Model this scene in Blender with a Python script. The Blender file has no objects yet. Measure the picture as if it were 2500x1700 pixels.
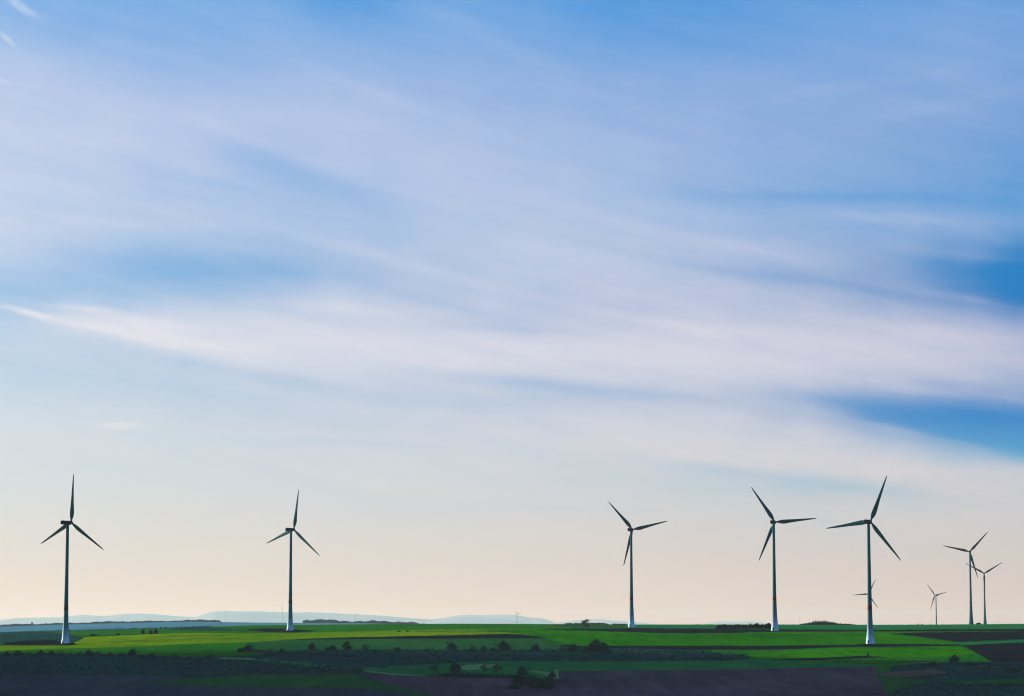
import bpy, math, random
import numpy as np
from mathutils import Vector, Matrix

rng = np.random.default_rng(7)
random.seed(7)
scene = bpy.context.scene
C = scene.collection
R = math.radians

# ------------------------------------------------------------------ camera
F_PX = 5810.0          # focal length measured in the 2324 px wide survey of the view
CX, CY = 1162.0, 790.0
HORIZON = 1415.0
PITCH = math.atan((HORIZON - CY) / F_PX)
CZ = 60.0              # eye height above the valley datum
cam_d = bpy.data.cameras.new('camera')
cam_d.lens = 90; cam_d.sensor_width = 36
cam_d.clip_start = 1; cam_d.clip_end = 200000
cam = bpy.data.objects.new('camera', cam_d); C.objects.link(cam)
cam.location = (0, 0, CZ); cam.rotation_euler = (R(90) + PITCH, 0, 0)
scene.camera = cam

def slope(px, py):
    """bearing tangent and rise per metre of depth for a surveyed sight line"""
    x = (px - CX) / F_PX; u = -(np.asarray(py, float) - CY) / F_PX
    dy = math.cos(PITCH) - u * math.sin(PITCH)
    dz = math.sin(PITCH) + u * math.cos(PITCH)
    return x / dy, dz / dy

def at(px, py, Y):
    sx, sz = slope(px, py)
    return Vector((float(sx) * Y, Y, CZ + float(sz) * Y))

# ------------------------------------------------------------------ terrain heights
FAR = [(5400, -31, 'z'), (30000, -31, 'z')]
def ridge(z): return [(4300, -26, 'z'), (5400, -30, 'z'), (7000, -22, 'z'), (8600, z * 1.32, 'z'), (10500, -31, 'z'), (30000, -31, 'z')]
NEAR = [(0, -1.7, 'z'), (20, -3, 'z'), (60, -7, 'z'), (200, -21, 'z'), (500, -38, 'z'), (900, -45, 'z'), (1250, -43, 'z')]
LOW = [(1400, 1582), (1500, 1560), (1600, 1538), (1700, 1518), (1800, 1502), (1900, 1487)]
cols = {
 -1500: NEAR + LOW + [(2094, 1463), (2300, 1453), (2500, 1447), (2800, 1443), (3100, 1441), (3300, 1440)] + ridge(-18),
 0:    NEAR + LOW + [(2094, 1462.5), (2300, 1453), (2500, 1446), (2800, 1440), (3100, 1437), (3300, 1435.8)] + ridge(-6.7),
 148:  NEAR + LOW + [(2094, 1462), (2300, 1451), (2500, 1443), (2800, 1437), (3100, 1434), (3300, 1432)] + ridge(1.2),
 330:  NEAR + LOW + [(2094, 1462), (2300, 1449), (2500, 1440), (2800, 1433), (3100, 1429), (3300, 1427)] + ridge(6.8),
 465:  NEAR + LOW + [(2094, 1462), (2300, 1447), (2500, 1437), (2800, 1428), (3100, 1423.5), (3300, 1421.8)] + ridge(11),
 545:  NEAR + LOW + [(2094, 1461), (2300, 1446), (2511, 1435.5), (2800, 1426), (3200, 1420.5), (3500, 1418.8)] + ridge(7.2),
 657:  NEAR + LOW + [(2094, 1460), (2300, 1445), (2511, 1434.5), (2800, 1425), (3200, 1419.5), (3500, 1417.8)] + ridge(6.6),
 900:  NEAR + LOW + [(2094, 1458), (2300, 1443), (2511, 1431), (2800, 1422), (3200, 1417.5), (3500, 1416)] + ridge(4.5),
 1060: NEAR + LOW + [(2094, 1457), (2300, 1440), (2511, 1428), (2800, 1420), (3200, 1416.5), (3500, 1415.2), (4000, -3, 'z'), (4900, -10, 'z')] + FAR,
 1433: NEAR + LOW + [(2094, 1459), (2300, 1442), (2683, 1423.9), (3000, 1419.5), (3500, 1417.5), (4900, -2.6, 'z')] + FAR,
 1758: NEAR + LOW + [(2094, 1460), (2396, 1430.1), (2683, 1423), (3000, 1419), (3500, 1417.3), (4900, -2.6, 'z')] + FAR,
 1975: NEAR + LOW + [(2072, 1461), (2396, 1439), (2683, 1427), (3000, 1421.5), (3500, 1418.6), (4900, -3.4, 'z')] + FAR,
 2204: NEAR + LOW + [(2072, 1463), (2396, 1440), (2683, 1427), (3000, 1420.5), (3760, 1416.9), (4900, -1.6, 'z')] + FAR,
 2324: NEAR + LOW + [(2072, 1463), (2396, 1439), (2683, 1426), (3000, 1419.5), (3760, 1415.6), (4900, -1.0, 'z')] + FAR,
 3400: NEAR + LOW + [(2072, 1463), (2396, 1438), (2683, 1425), (3000, 1419), (3760, 1414.6), (4900, -1.0, 'z')] + FAR,
}
YG = np.concatenate([np.arange(0, 6000, 10.0), np.arange(6000, 30001, 100.0)])
def gsm(a, s, n):
    k = np.exp(-0.5 * (np.arange(-n, n + 1) / s) ** 2); k /= k.sum()
    p = np.pad(a, [(0, 0)] * (a.ndim - 1) + [(n, n)], mode='edge')
    return np.apply_along_axis(lambda v: np.convolve(v, k, 'valid'), -1, p)
keys = sorted(cols)
prof = []
for k in keys:
    ys, zs = [], []
    for e in cols[k]:
        ys.append(e[0]); zs.append(e[1] if len(e) == 3 else float(slope(k, e[1])[1]) * e[0])
    prof.append(np.interp(YG, ys, zs))
prof = np.array(prof)
n1 = int(np.searchsorted(YG, 6000)); sm = gsm(prof[:, :n1], 5, 18)
w = np.clip((YG[:n1] - 150) / 200, 0, 1)
prof[:, :n1] = prof[:, :n1] * (1 - w) + sm * w
prof[:, n1:] = gsm(prof, 4, 12)[:, n1:]
PXG = np.arange(-1500, 3401, 25.0)
ZT = np.array([np.interp(PXG, keys, prof[:, j]) for j in range(len(YG))])   # [Y, px]
ZT = gsm(ZT, 1.6, 5)
RIDGES = []   # spurs of high ground beyond the frame: x, y, half length, half width, height, bearing
def height(X, Y):
    X = np.asarray(X, float); Y = np.asarray(Y, float)
    rho = np.hypot(X, Y); az = np.arctan2(X, Y)
    lim = R(17)
    azc = np.clip(az, -lim, lim)
    Ye = rho * np.cos(azc)
    px = np.clip(CX + F_PX * np.tan(azc) * 0.9945, -1500, 3400)
    j = np.clip(np.searchsorted(YG, Ye, side='right') - 1, 0, len(YG) - 2)
    t = np.clip((Ye - YG[j]) / (YG[j + 1] - YG[j]), 0, 1)
    i = np.clip(((px - PXG[0]) / 25).astype(int), 0, len(PXG) - 2)
    s = (px - PXG[i]) / 25
    z = (ZT[j, i] * (1 - t) + ZT[j + 1, i] * t) * (1 - s) + (ZT[j, i + 1] * (1 - t) + ZT[j + 1, i + 1] * t) * s
    for (rx, ry, a, b, hh, br) in RIDGES:
        ca, sa = math.cos(br), math.sin(br)
        dx, dy = X - rx, Y - ry
        q = np.hypot((dx * ca + dy * sa) / a, (-dx * sa + dy * ca) / b)
        z = z + hh * np.where(q < 1, 0.5 + 0.5 * np.cos(np.pi * np.clip(q, 0, 1)), 0)
    return z + CZ

YS = np.arange(1200, 5200, 4.0)
_cache = {}
def ground(px, py):
    """where a surveyed sight line meets the ground (first hit)"""
    key = round(px)
    if key not in _cache:
        sx, _ = slope(key, 1480.0)
        zz = height(sx * YS, YS) - CZ
        e = zz / YS
        # elevation slope -> image row
        th = np.arctan(e)
        rows = CY - F_PX * np.tan(th - PITCH)
        _cache[key] = np.minimum.accumulate(rows)
    rows = _cache[key]
    if py >= rows[0]:
        Y = YS[0] * (rows[0] - HORIZON) / (py - HORIZON)
    else:
        k = int(np.searchsorted(-rows, -py)); k = min(max(k, 1), len(YS) - 1)
        a, b = rows[k - 1], rows[k]
        t = 0 if a == b else min(max((a - py) / (a - b), 0), 1)
        Y = YS[k - 1] + 4.0 * t
    sx, _ = slope(px, py)
    X = float(sx) * Y
    return X, Y, float(height(X, Y))

# ------------------------------------------------------------------ materials
def mat(name, rough=0.9, spec=0.2):
    m = bpy.data.materials.new(name); m.use_nodes = True
    nt = m.node_tree; b = nt.nodes['Principled BSDF']
    b.inputs['Roughness'].default_value = rough
    b.inputs['Specular IOR Level'].default_value = spec
    return m, nt, b
def N(nt, typ, **kw):
    n = nt.nodes.new(typ)
    for k, v in kw.items():
        if k.startswith('i_'): n.inputs[k[2:].replace('_', ' ')].default_value = v
        else: setattr(n, k, v)
    return n
def field_mat(name, c1, c2, rows=None, rowdir=0.3, scale=0.012, fine=0.11, translucent=0.0, amount=1.0):
    """soil or crop: broad patches, fine mottling and, for ploughed or drilled land, faint rows"""
    m, nt, b = mat(name, 1.0, 0.0)
    L = nt.links
    g = N(nt, 'ShaderNodeNewGeometry')
    mp = N(nt, 'ShaderNodeMapping'); mp.inputs['Scale'].default_value = (1, 0.35, 1); mp.inputs['Rotation'].default_value = (0, 0, rowdir)
    L.new(g.outputs['Position'], mp.inputs['Vector'])
    n1 = N(nt, 'ShaderNodeTexNoise'); n1.inputs['Scale'].default_value = scale; n1.inputs['Detail'].default_value = 5
    n2 = N(nt, 'ShaderNodeTexNoise'); n2.inputs['Scale'].default_value = fine; n2.inputs['Detail'].default_value = 3
    mpf = N(nt, 'ShaderNodeMapping'); mpf.inputs['Scale'].default_value = (1, 0.07, 1); mpf.inputs['Rotation'].default_value = (0, 0, 0)
    L.new(g.outputs['Position'], mpf.inputs['Vector'])
    n2.inputs['Roughness'].default_value = 0.7; n2.inputs['Detail'].default_value = 5
    L.new(mp.outputs[0], n1.inputs['Vector']); L.new(mpf.outputs[0], n2.inputs['Vector'])
    mr = N(nt, 'ShaderNodeMapRange'); mr.inputs['From Min'].default_value = 0.32; mr.inputs['From Max'].default_value = 0.68
    ad = N(nt, 'ShaderNodeMath', operation='MULTIPLY_ADD'); ad.inputs[1].default_value = 0.5; 
    L.new(n2.outputs[0], ad.inputs[0]); 
    sc = N(nt, 'ShaderNodeMath', operation='MULTIPLY_ADD'); sc.inputs[1].default_value = 0.5; sc.inputs[2].default_value = 0
    L.new(n1.outputs[0], sc.inputs[0]); L.new(sc.outputs[0], ad.inputs[2])
    L.new(ad.outputs[0], mr.inputs['Value'])
    val = mr.outputs[0]
    mx = N(nt, 'ShaderNodeMix', data_type='RGBA'); mx.inputs[6].default_value = (*c1, 1); mx.inputs[7].default_value = (*c2, 1)
    L.new(val, mx.inputs[0])
    out = mx.outputs[2]
    if rows:
        mp2 = N(nt, 'ShaderNodeMapping'); mp2.inputs['Rotation'].default_value = (0, 0, rowdir)
        L.new(g.outputs['Position'], mp2.inputs['Vector'])
        wv = N(nt, 'ShaderNodeTexWave'); wv.inputs['Scale'].default_value = 1.0 / rows; wv.inputs['Distortion'].default_value = 1.2; wv.inputs['Detail'].default_value = 1
        wv.inputs['Detail Scale'].default_value = 0.3
        L.new(mp2.outputs[0], wv.inputs['Vector'])
        m2 = N(nt, 'ShaderNodeMix', data_type='RGBA', blend_type='MULTIPLY'); m2.inputs[0].default_value = 0.22
        L.new(out, m2.inputs[6]); L.new(wv.outputs[0], m2.inputs[7]); out = m2.outputs[2]
    L.new(out, b.inputs['Base Color'])
    return m

def simple_mat(name, col, rough=0.6, spec=0.4, var=0.12, scale=0.4):
    m, nt, b = mat(name, rough, spec)
    tc = N(nt, 'ShaderNodeTexCoord'); n = N(nt, 'ShaderNodeTexNoise'); n.inputs['Scale'].default_value = scale; n.inputs['Detail'].default_value = 4
    nt.links.new(tc.outputs['Object'], n.inputs['Vector'])
    mx = N(nt, 'ShaderNodeMix', data_type='RGBA')
    mx.inputs[6].default_value = (*[c * (1 - var) for c in col], 1); mx.inputs[7].default_value = (*[c * (1 + var) for c in col], 1)
    nt.links.new(n.outputs[0], mx.inputs[0]); nt.links.new(mx.outputs[2], b.inputs['Base Color'])
    return m

def leaf_mat(name, c1, c2, scale=0.25):
    m, nt, b = mat(name, 1.0, 0.0)
    g = N(nt, 'ShaderNodeNewGeometry'); n = N(nt, 'ShaderNodeTexNoise'); n.inputs['Scale'].default_value = scale; n.inputs['Detail'].default_value = 2
    nt.links.new(g.outputs['Position'], n.inputs['Vector'])
    ad = N(nt, 'ShaderNodeMath', operation='ADD'); 
    nt.links.new(n.outputs[0], ad.inputs[0])
    rs = N(nt, 'ShaderNodeMath', operation='MULTIPLY'); rs.inputs[1].default_value = 0.5
    nt.links.new(g.outputs['Random Per Island'], rs.inputs[0]); nt.links.new(rs.outputs[0], ad.inputs[1])
    mr = N(nt, 'ShaderNodeMapRange'); mr.inputs['From Min'].default_value = 0.4; mr.inputs['From Max'].default_value = 1.05
    nt.links.new(ad.outputs[0], mr.inputs['Value'])
    mx = N(nt, 'ShaderNodeMix', data_type='RGBA'); mx.inputs[6].default_value = (*c1, 1); mx.inputs[7].default_value = (*c2, 1)
    nt.links.new(mr.outputs[0], mx.inputs[0]); nt.links.new(mx.outputs[2], b.inputs['Base Color'])
    return m

M = {
 'turf':    field_mat('turf', (0.008, 0.080, 0.006), (0.024, 0.120, 0.008), scale=0.01),
 'lime':    field_mat('young_crop', (0.020, 0.140, 0.001), (0.165, 0.245, 0.002), rows=24, rowdir=0.5, scale=0.006),
 'green':   field_mat('winter_wheat', (0.001, 0.085, 0.001), (0.030, 0.190, 0.001), rows=24, rowdir=0.35, scale=0.007),
 'leaf':    field_mat('leafy_crop', (0.002, 0.075, 0.009), (0.024, 0.150, 0.009), rows=24, rowdir=0.2, scale=0.008),
 'dull':    field_mat('rough_pasture', (0.004, 0.050, 0.018), (0.018, 0.085, 0.020), scale=0.02),
 'teal':    field_mat('damp_meadow', (0.002, 0.085, 0.028), (0.012, 0.140, 0.034), scale=0.02),
 'straw':   field_mat('dry_grass', (0.05, 0.13, 0.05), (0.16, 0.23, 0.08), scale=0.05),
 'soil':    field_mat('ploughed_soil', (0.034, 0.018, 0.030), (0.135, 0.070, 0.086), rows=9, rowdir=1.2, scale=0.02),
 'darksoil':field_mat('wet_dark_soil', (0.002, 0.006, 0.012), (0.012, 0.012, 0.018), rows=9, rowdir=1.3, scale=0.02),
 'fallow':  field_mat('weedy_fallow', (0.010, 0.024, 0.034), (0.060, 0.056, 0.072), rows=9, rowdir=1.2, scale=0.02),
 'brown':   field_mat('brown_stubble', (0.065, 0.035, 0.030), (0.13, 0.075, 0.055), scale=0.04),
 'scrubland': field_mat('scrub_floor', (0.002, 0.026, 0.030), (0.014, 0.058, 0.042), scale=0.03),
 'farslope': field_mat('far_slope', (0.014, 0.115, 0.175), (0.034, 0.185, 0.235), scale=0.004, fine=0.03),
 'gravel':  field_mat('gravel', (0.05, 0.06, 0.045), (0.075, 0.08, 0.06), scale=0.1),
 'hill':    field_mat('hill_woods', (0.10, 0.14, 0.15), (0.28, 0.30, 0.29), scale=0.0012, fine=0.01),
 'twig':    leaf_mat('dark_twigs', (0.003, 0.011, 0.013), (0.007, 0.020, 0.016)),
 'scrubtwig': leaf_mat('scrub_twigs', (0.002, 0.026, 0.034), (0.022, 0.075, 0.062), scale=0.05),
 'valleytwig': leaf_mat('valley_twigs', (0.003, 0.022, 0.027), (0.016, 0.052, 0.046), scale=0.2),
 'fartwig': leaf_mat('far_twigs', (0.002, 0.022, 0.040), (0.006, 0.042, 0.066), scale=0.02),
 'twig2':   leaf_mat('brown_twigs', (0.014, 0.017, 0.014), (0.032, 0.034, 0.024)),
 'bark':    simple_mat('bark', (0.020, 0.019, 0.017), 0.9, 0.1),
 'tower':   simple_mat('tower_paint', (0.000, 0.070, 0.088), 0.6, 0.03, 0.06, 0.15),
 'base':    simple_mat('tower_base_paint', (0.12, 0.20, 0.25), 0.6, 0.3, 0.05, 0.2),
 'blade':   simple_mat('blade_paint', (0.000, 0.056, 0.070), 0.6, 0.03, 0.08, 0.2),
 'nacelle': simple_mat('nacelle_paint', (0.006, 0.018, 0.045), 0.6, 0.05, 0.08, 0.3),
 'red':     simple_mat('red_warning_paint', (0.13, 0.008, 0.006), 0.6, 0.03, 0.08, 0.3),
 'steel':   simple_mat('galvanised_steel', (0.20, 0.22, 0.23), 0.6, 0.4),
}

def foot_gradient():
    """foot of the tower; paleness put into its base colour, growing smoothly downward"""
    m, nt, b = mat('foot_gradient', 0.6, 0.12)
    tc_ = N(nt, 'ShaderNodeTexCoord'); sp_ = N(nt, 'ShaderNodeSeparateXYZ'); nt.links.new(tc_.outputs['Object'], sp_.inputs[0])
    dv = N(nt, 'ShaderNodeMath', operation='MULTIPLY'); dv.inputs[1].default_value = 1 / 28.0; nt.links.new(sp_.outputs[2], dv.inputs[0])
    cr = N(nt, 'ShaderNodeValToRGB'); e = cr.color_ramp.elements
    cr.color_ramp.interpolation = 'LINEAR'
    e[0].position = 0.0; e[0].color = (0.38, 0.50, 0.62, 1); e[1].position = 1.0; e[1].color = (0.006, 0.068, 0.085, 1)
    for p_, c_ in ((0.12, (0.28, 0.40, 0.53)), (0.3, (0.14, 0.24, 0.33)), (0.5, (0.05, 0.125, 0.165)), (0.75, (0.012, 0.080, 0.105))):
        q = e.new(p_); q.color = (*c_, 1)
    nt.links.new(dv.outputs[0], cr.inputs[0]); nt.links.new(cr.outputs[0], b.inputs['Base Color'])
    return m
M['base'] = foot_gradient()

# ------------------------------------------------------------------ mesh helpers
def link(name, me, m=None, parent=None, smooth=False):
    if m: me.materials.append(m)
    if smooth: me.polygons.foreach_set('use_smooth', [True] * len(me.polygons))
    o = bpy.data.objects.new(name, me); C.objects.link(o)
    if parent: o.parent = parent
    return o
def grid_mesh(name, V, flip=False):
    """V: (rows, cols, 3)"""
    r, c = V.shape[:2]
    idx = np.arange(r * c).reshape(r, c)
    q = np.stack([idx[:-1, :-1], idx[:-1, 1:], idx[1:, 1:], idx[1:, :-1]], -1).reshape(-1, 4)
    if flip: q = q[:, ::-1]
    return quads(name, V.reshape(-1, 3), q)
def quads(name, V, Q):
    me = bpy.data.meshes.new(name)
    me.vertices.add(len(V)); me.vertices.foreach_set('co', np.ascontiguousarray(V, dtype=np.float32).ravel())
    me.loops.add(Q.size); me.loops.foreach_set('vertex_index', np.ascontiguousarray(Q, dtype=np.int32).ravel())
    me.polygons.add(len(Q)); me.polygons.foreach_set('loop_start', np.arange(0, Q.size, 4, dtype=np.int32))
    me.update(calc_edges=True); me.validate()
    return me
def tag(o, label=None, cat=None, group=None, kind=None):
    if label: o['label'] = label
    if cat: o['category'] = cat
    if group: o['group'] = group
    if kind: o['kind'] = kind
    return o
def tube(path, rad, seg=8, cap=True):
    """path: points, rad: radii -> verts, quads"""
    P = np.array(path, float); n = len(P); V = []
    ref = np.array((0, 0, 1.0))
    for i in range(n):
        d = P[min(i + 1, n - 1)] - P[max(i - 1, 0)]; d /= np.linalg.norm(d) + 1e-9
        a = np.cross(d, ref if abs(d[2]) < 0.9 else np.array((1.0, 0, 0))); a /= np.linalg.norm(a)
        b = np.cross(d, a)
        t = np.arange(seg) * 2 * np.pi / seg
        V.append(P[i] + rad[i] * (np.outer(np.cos(t), a) + np.outer(np.sin(t), b)))
    V = np.concatenate(V); Q = []
    for i in range(n - 1):
        for k in range(seg):
            k2 = (k + 1) % seg
            Q.append((i * seg + k, i * seg + k2, (i + 1) * seg + k2, (i + 1) * seg + k))
    if cap:
        for base in (0, (n - 1) * seg):
            for k in range(1, seg - 2, 2):
                Q.append((base, base + k, base + k + 1, base + k + 2))
    return V, np.array(Q)
def merge(parts):
    Vs, Qs, o = [], [], 0
    for V, Q in parts:
        Vs.append(V); Qs.append(np.asarray(Q) + o); o += len(V)
    return np.concatenate(Vs), np.concatenate(Qs)
def leafquads(P, size, flat=0.0):
    """one small randomly turned sprig face per point"""
    n = len(P)
    a = rng.normal(size=(n, 3)); a /= np.linalg.norm(a, axis=1, keepdims=True)
    b = rng.normal(size=(n, 3)); b -= (a * b).sum(1, keepdims=True) * a; b /= np.linalg.norm(b, axis=1, keepdims=True)
    s = (np.asarray(size) * rng.uniform(0.6, 1.3, n))[:, None]
    a *= s * 0.5; b *= s * 0.5 * rng.uniform(0.45, 1.0, (n, 1))
    V = np.stack([P - a - b, P + a - b * 0.6, P + a * 0.8 + b, P - a * 0.7 + b * 0.9], 1).reshape(-1, 3)
    return V, np.arange(4 * n).reshape(n, 4)

# ------------------------------------------------------------------ ground sheet
azs = np.concatenate([np.arange(-180, -14, 4), np.arange(-14, 14.01, 0.09), np.arange(16, 181, 4)]) * math.pi / 180
rad = np.concatenate([np.array([0.5, 5, 12, 20, 35, 60, 100, 150, 220, 300]), np.arange(400, 1300, 60), np.arange(1300, 4200, 7.0),
                      np.arange(4200, 11000, 60), np.geomspace(11100, 88000, 34)])
A, RR = np.meshgrid(azs, rad)
X, Y = RR * np.sin(A), RR * np.cos(A)
V = np.stack([X, Y, height(X, Y)], -1)
g = link('ground', grid_mesh('ground', V, flip=True), M['turf'], smooth=True); tag(g, kind='structure')
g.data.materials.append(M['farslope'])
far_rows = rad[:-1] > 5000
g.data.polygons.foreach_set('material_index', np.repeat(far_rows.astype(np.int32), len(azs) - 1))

# ------------------------------------------------------------------ fields draped on it
fcount = [0]
def field(name, m, top, bottom, step=4, ny=None, lift=None, wob=0.5):
    fcount[0] += 1
    lift = 0.10 + 0.03 * fcount[0] if lift is None else lift
    x0 = max(top[0][0], bottom[0][0]); x1 = min(top[-1][0], bottom[-1][0])
    n = max(2, int((x1 - x0) / step)); xs = np.linspace(x0, x1, n + 1)
    tx, ty = zip(*top); bx, by = zip(*bottom)
    T = np.interp(xs, tx, ty); B = np.interp(xs, bx, by)
    ph = fcount[0] * 1.7
    T = T + wob * 0.5 * np.sin(xs * 0.05 + ph) * np.sin(xs * 0.013 + ph); B = B + wob * 0.5 * np.sin(xs * 0.043 + ph * 2) * np.sin(xs * 0.017)
    jt = min(0.28, 0.18 * float(np.max(B - T)))
    T = T + np.convolve(rng.normal(0, jt, n + 1), [.3, .4, .3], 'same'); B = B + np.convolve(rng.normal(0, jt * 1.4, n + 1), [.3, .4, .3], 'same')
    B = np.maximum(B, T + 0.05)
    ny = ny or max(2, int(np.max(B - T) / 1.2))
    V = np.zeros((ny + 1, n + 1, 3))
    for i, px in enumerate(xs):
        for j in range(ny + 1):
            py = T[i] + (B[i] - T[i]) * j / ny
            x, y, z = ground(px, py)
            V[j, i] = (x, y, z + lift)
    o = link(name, grid_mesh(name, V, flip=True), m, smooth=True)
    return tag(o, kind='structure')

S = 'scrubland'
# far slope of the ridge behind and the back fields
field('field', M['leaf'], [(-120, 1448), (0, 1441), (160, 1437), (330, 1429.5), (465, 1423), (560, 1420), (900, 1417.2), (1240, 1417.2)],
      [(-120, 1476), (0, 1466), (170, 1448), (330, 1441), (465, 1437.5), (700, 1436), (1000, 1432), (1240, 1431)])
field('field', M['lime'], [(-120, 1466), (165, 1465), (172, 1447), (240, 1445), (330, 1440), (465, 1437), (560, 1438.5), (700, 1436), (850, 1432.5), (1000, 1429), (1150, 1429), (1245, 1431)],
      [(-120, 1484), (0, 1484), (300, 1470), (420, 1463), (560, 1459), (650, 1453), (840, 1448), (1000, 1444), (1145, 1441), (1200, 1442), (1245, 1448)])
field('field', M['leaf'], [(-120, 1478), (0, 1477), (300, 1468), (420, 1462), (560, 1458), (650, 1454)],
      [(-120, 1500), (0, 1500), (300, 1500), (420, 1500), (560, 1500), (650, 1500)])
field('field', M['dull'], [(560, 1459), (650, 1453.2), (840, 1448.5), (1000, 1446), (1230, 1448), (1270, 1464), (1330, 1469)],
      [(560, 1500), (650, 1500), (840, 1500), (1000, 1500), (1230, 1500), (1270, 1500), (1330, 1500)])
field('field', M['green'], [(1095, 1430), (1230, 1429), (1400, 1434), (1500, 1438), (1640, 1438), (1760, 1434), (1990, 1434), (2110, 1434), (2170, 1456)],
      [(1095, 1430.3), (1160, 1437), (1205, 1441.5), (1236, 1449), (1270, 1464), (1330, 1469), (1380, 1468), (1640, 1468), (1900, 1468), (2000, 1466), (2110, 1466), (2170, 1466)])
field('field', M['dull'], [(1255, 1417.8), (1300, 1417.6), (1440, 1418)], [(1255, 1421), (1300, 1428.5), (1440, 1427)])
field('field', M['teal'], [(1420, 1418.2), (1640, 1418), (1860, 1418.6), (1990, 1419.4), (2200, 1418.3), (2420, 1417)],
      [(1420, 1427), (1640, 1428), (1860, 1430), (1990, 1430.5), (2200, 1429), (2420, 1428)])
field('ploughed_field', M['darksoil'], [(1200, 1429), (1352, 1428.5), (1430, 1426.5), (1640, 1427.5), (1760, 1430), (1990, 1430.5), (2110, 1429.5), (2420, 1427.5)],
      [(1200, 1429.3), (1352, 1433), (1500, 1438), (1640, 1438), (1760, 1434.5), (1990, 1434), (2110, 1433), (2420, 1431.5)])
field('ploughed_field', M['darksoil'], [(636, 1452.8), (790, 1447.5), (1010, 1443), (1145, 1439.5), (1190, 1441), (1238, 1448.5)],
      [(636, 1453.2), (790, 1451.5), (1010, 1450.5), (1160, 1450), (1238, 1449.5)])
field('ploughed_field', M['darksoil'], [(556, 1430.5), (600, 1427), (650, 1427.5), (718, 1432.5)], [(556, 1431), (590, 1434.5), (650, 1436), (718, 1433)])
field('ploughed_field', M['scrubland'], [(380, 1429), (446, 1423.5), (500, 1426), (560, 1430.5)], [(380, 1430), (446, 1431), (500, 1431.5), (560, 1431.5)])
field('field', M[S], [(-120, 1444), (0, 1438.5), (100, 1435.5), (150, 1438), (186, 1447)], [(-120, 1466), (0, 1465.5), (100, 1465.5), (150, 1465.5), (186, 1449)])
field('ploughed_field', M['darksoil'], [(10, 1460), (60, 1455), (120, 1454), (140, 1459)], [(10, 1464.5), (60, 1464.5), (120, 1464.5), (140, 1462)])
# right-hand dark strips, bright patch and soils
field('ploughed_field', M['darksoil'], [(1270, 1466.5), (1380, 1467), (1766, 1467), (1922, 1464.5), (1938, 1466)], [(1270, 1468), (1380, 1474), (1766, 1476.5), (1922, 1470.5), (1938, 1468)])
field('ploughed_field', M['darksoil'], [(1895, 1469), (1960, 1462.5), (2180, 1464.5), (2195, 1465.5)], [(1895, 1470), (1960, 1471), (2180, 1468), (2195, 1467)])
field('field', M['leaf'], [(1560, 1477), (1766, 1476.5), (1900, 1471), (2180, 1467.8), (2222, 1486), (2250, 1504)],
      [(1560, 1520), (1766, 1520), (1900, 1520), (2180, 1507), (2222, 1506), (2250, 1505)])
field('field', M['green'], [(1690, 1493), (1760, 1482), (1850, 1475), (1960, 1471.5), (2175, 1467.8), (2215, 1481)],
      [(1690, 1496), (1760, 1497), (1850, 1497), (2020, 1495), (2175, 1490), (2215, 1484)])
field('ploughed_field', M['darksoil'], [(1700, 1502), (1800, 1497), (1960, 1490.5), (2012, 1493)], [(1700, 1504), (1800, 1501.5), (1960, 1496), (2012, 1494.5)])
field('ploughed_field', M['darksoil'], [(2021, 1439.5), (2090, 1437.4), (2420, 1432.5)], [(2021, 1440), (2085, 1446), (2170, 1459.3), (2420, 1449)])
field('field', M['teal'], [(2165, 1460), (2180, 1459.6), (2420, 1450)], [(2165, 1461), (2180, 1466.5), (2420, 1456)])
field('ploughed_field', M['darksoil'], [(2188, 1467), (2230, 1464.5), (2420, 1456)], [(2188, 1467.4), (2222, 1488), (2250, 1505), (2262, 1509), (2420, 1512)])
# tramlines and rough margins
for (a_, b_, th) in (([(1080, 1442.5), (1300, 1443), (1600, 1443.3), (1990, 1442.2)], None, .8), ([(1990, 1470.8), (2093, 1472.5), (2160, 1476), (2224, 1480)], None, 1.0),
                     ([(940, 1434), (1040, 1433.2), (1190, 1434)], None, .7), ([(1500, 1447.5), (1700, 1449), (1900, 1448)], None, .6), ([(330, 1446), (480, 1443), (640, 1443.5)], None, .6),
                     ([(250, 1458), (420, 1453), (560, 1450)], None, .7), ([(1830, 1506.5), (1990, 1508), (2120, 1502)], None, .8), ([(1760, 1488), (1900, 1483), (2100, 1481)], None, .5)):
    field('track', M['dull'], a_, [(p[0], p[1] + th) for p in a_], wob=.3)
field('margin', M['dull'], [(1228, 1448.6), (1270, 1463), (1335, 1468)], [(1228, 1450.2), (1270, 1465.5), (1335, 1471)], wob=1.2)
field('margin', M['dull'], [(2021, 1438.8), (2170, 1458.6), (2180, 1459), (2420, 1448.6)], [(2021, 1439.4), (2170, 1460), (2180, 1460.2), (2420, 1449.6)], wob=.6)
field('margin', M['straw'], [(2040, 1511), (2110, 1505.2), (2250, 1504.6)], [(2040, 1511.8), (2110, 1506.6), (2250, 1505.8)], wob=1.5)
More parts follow.
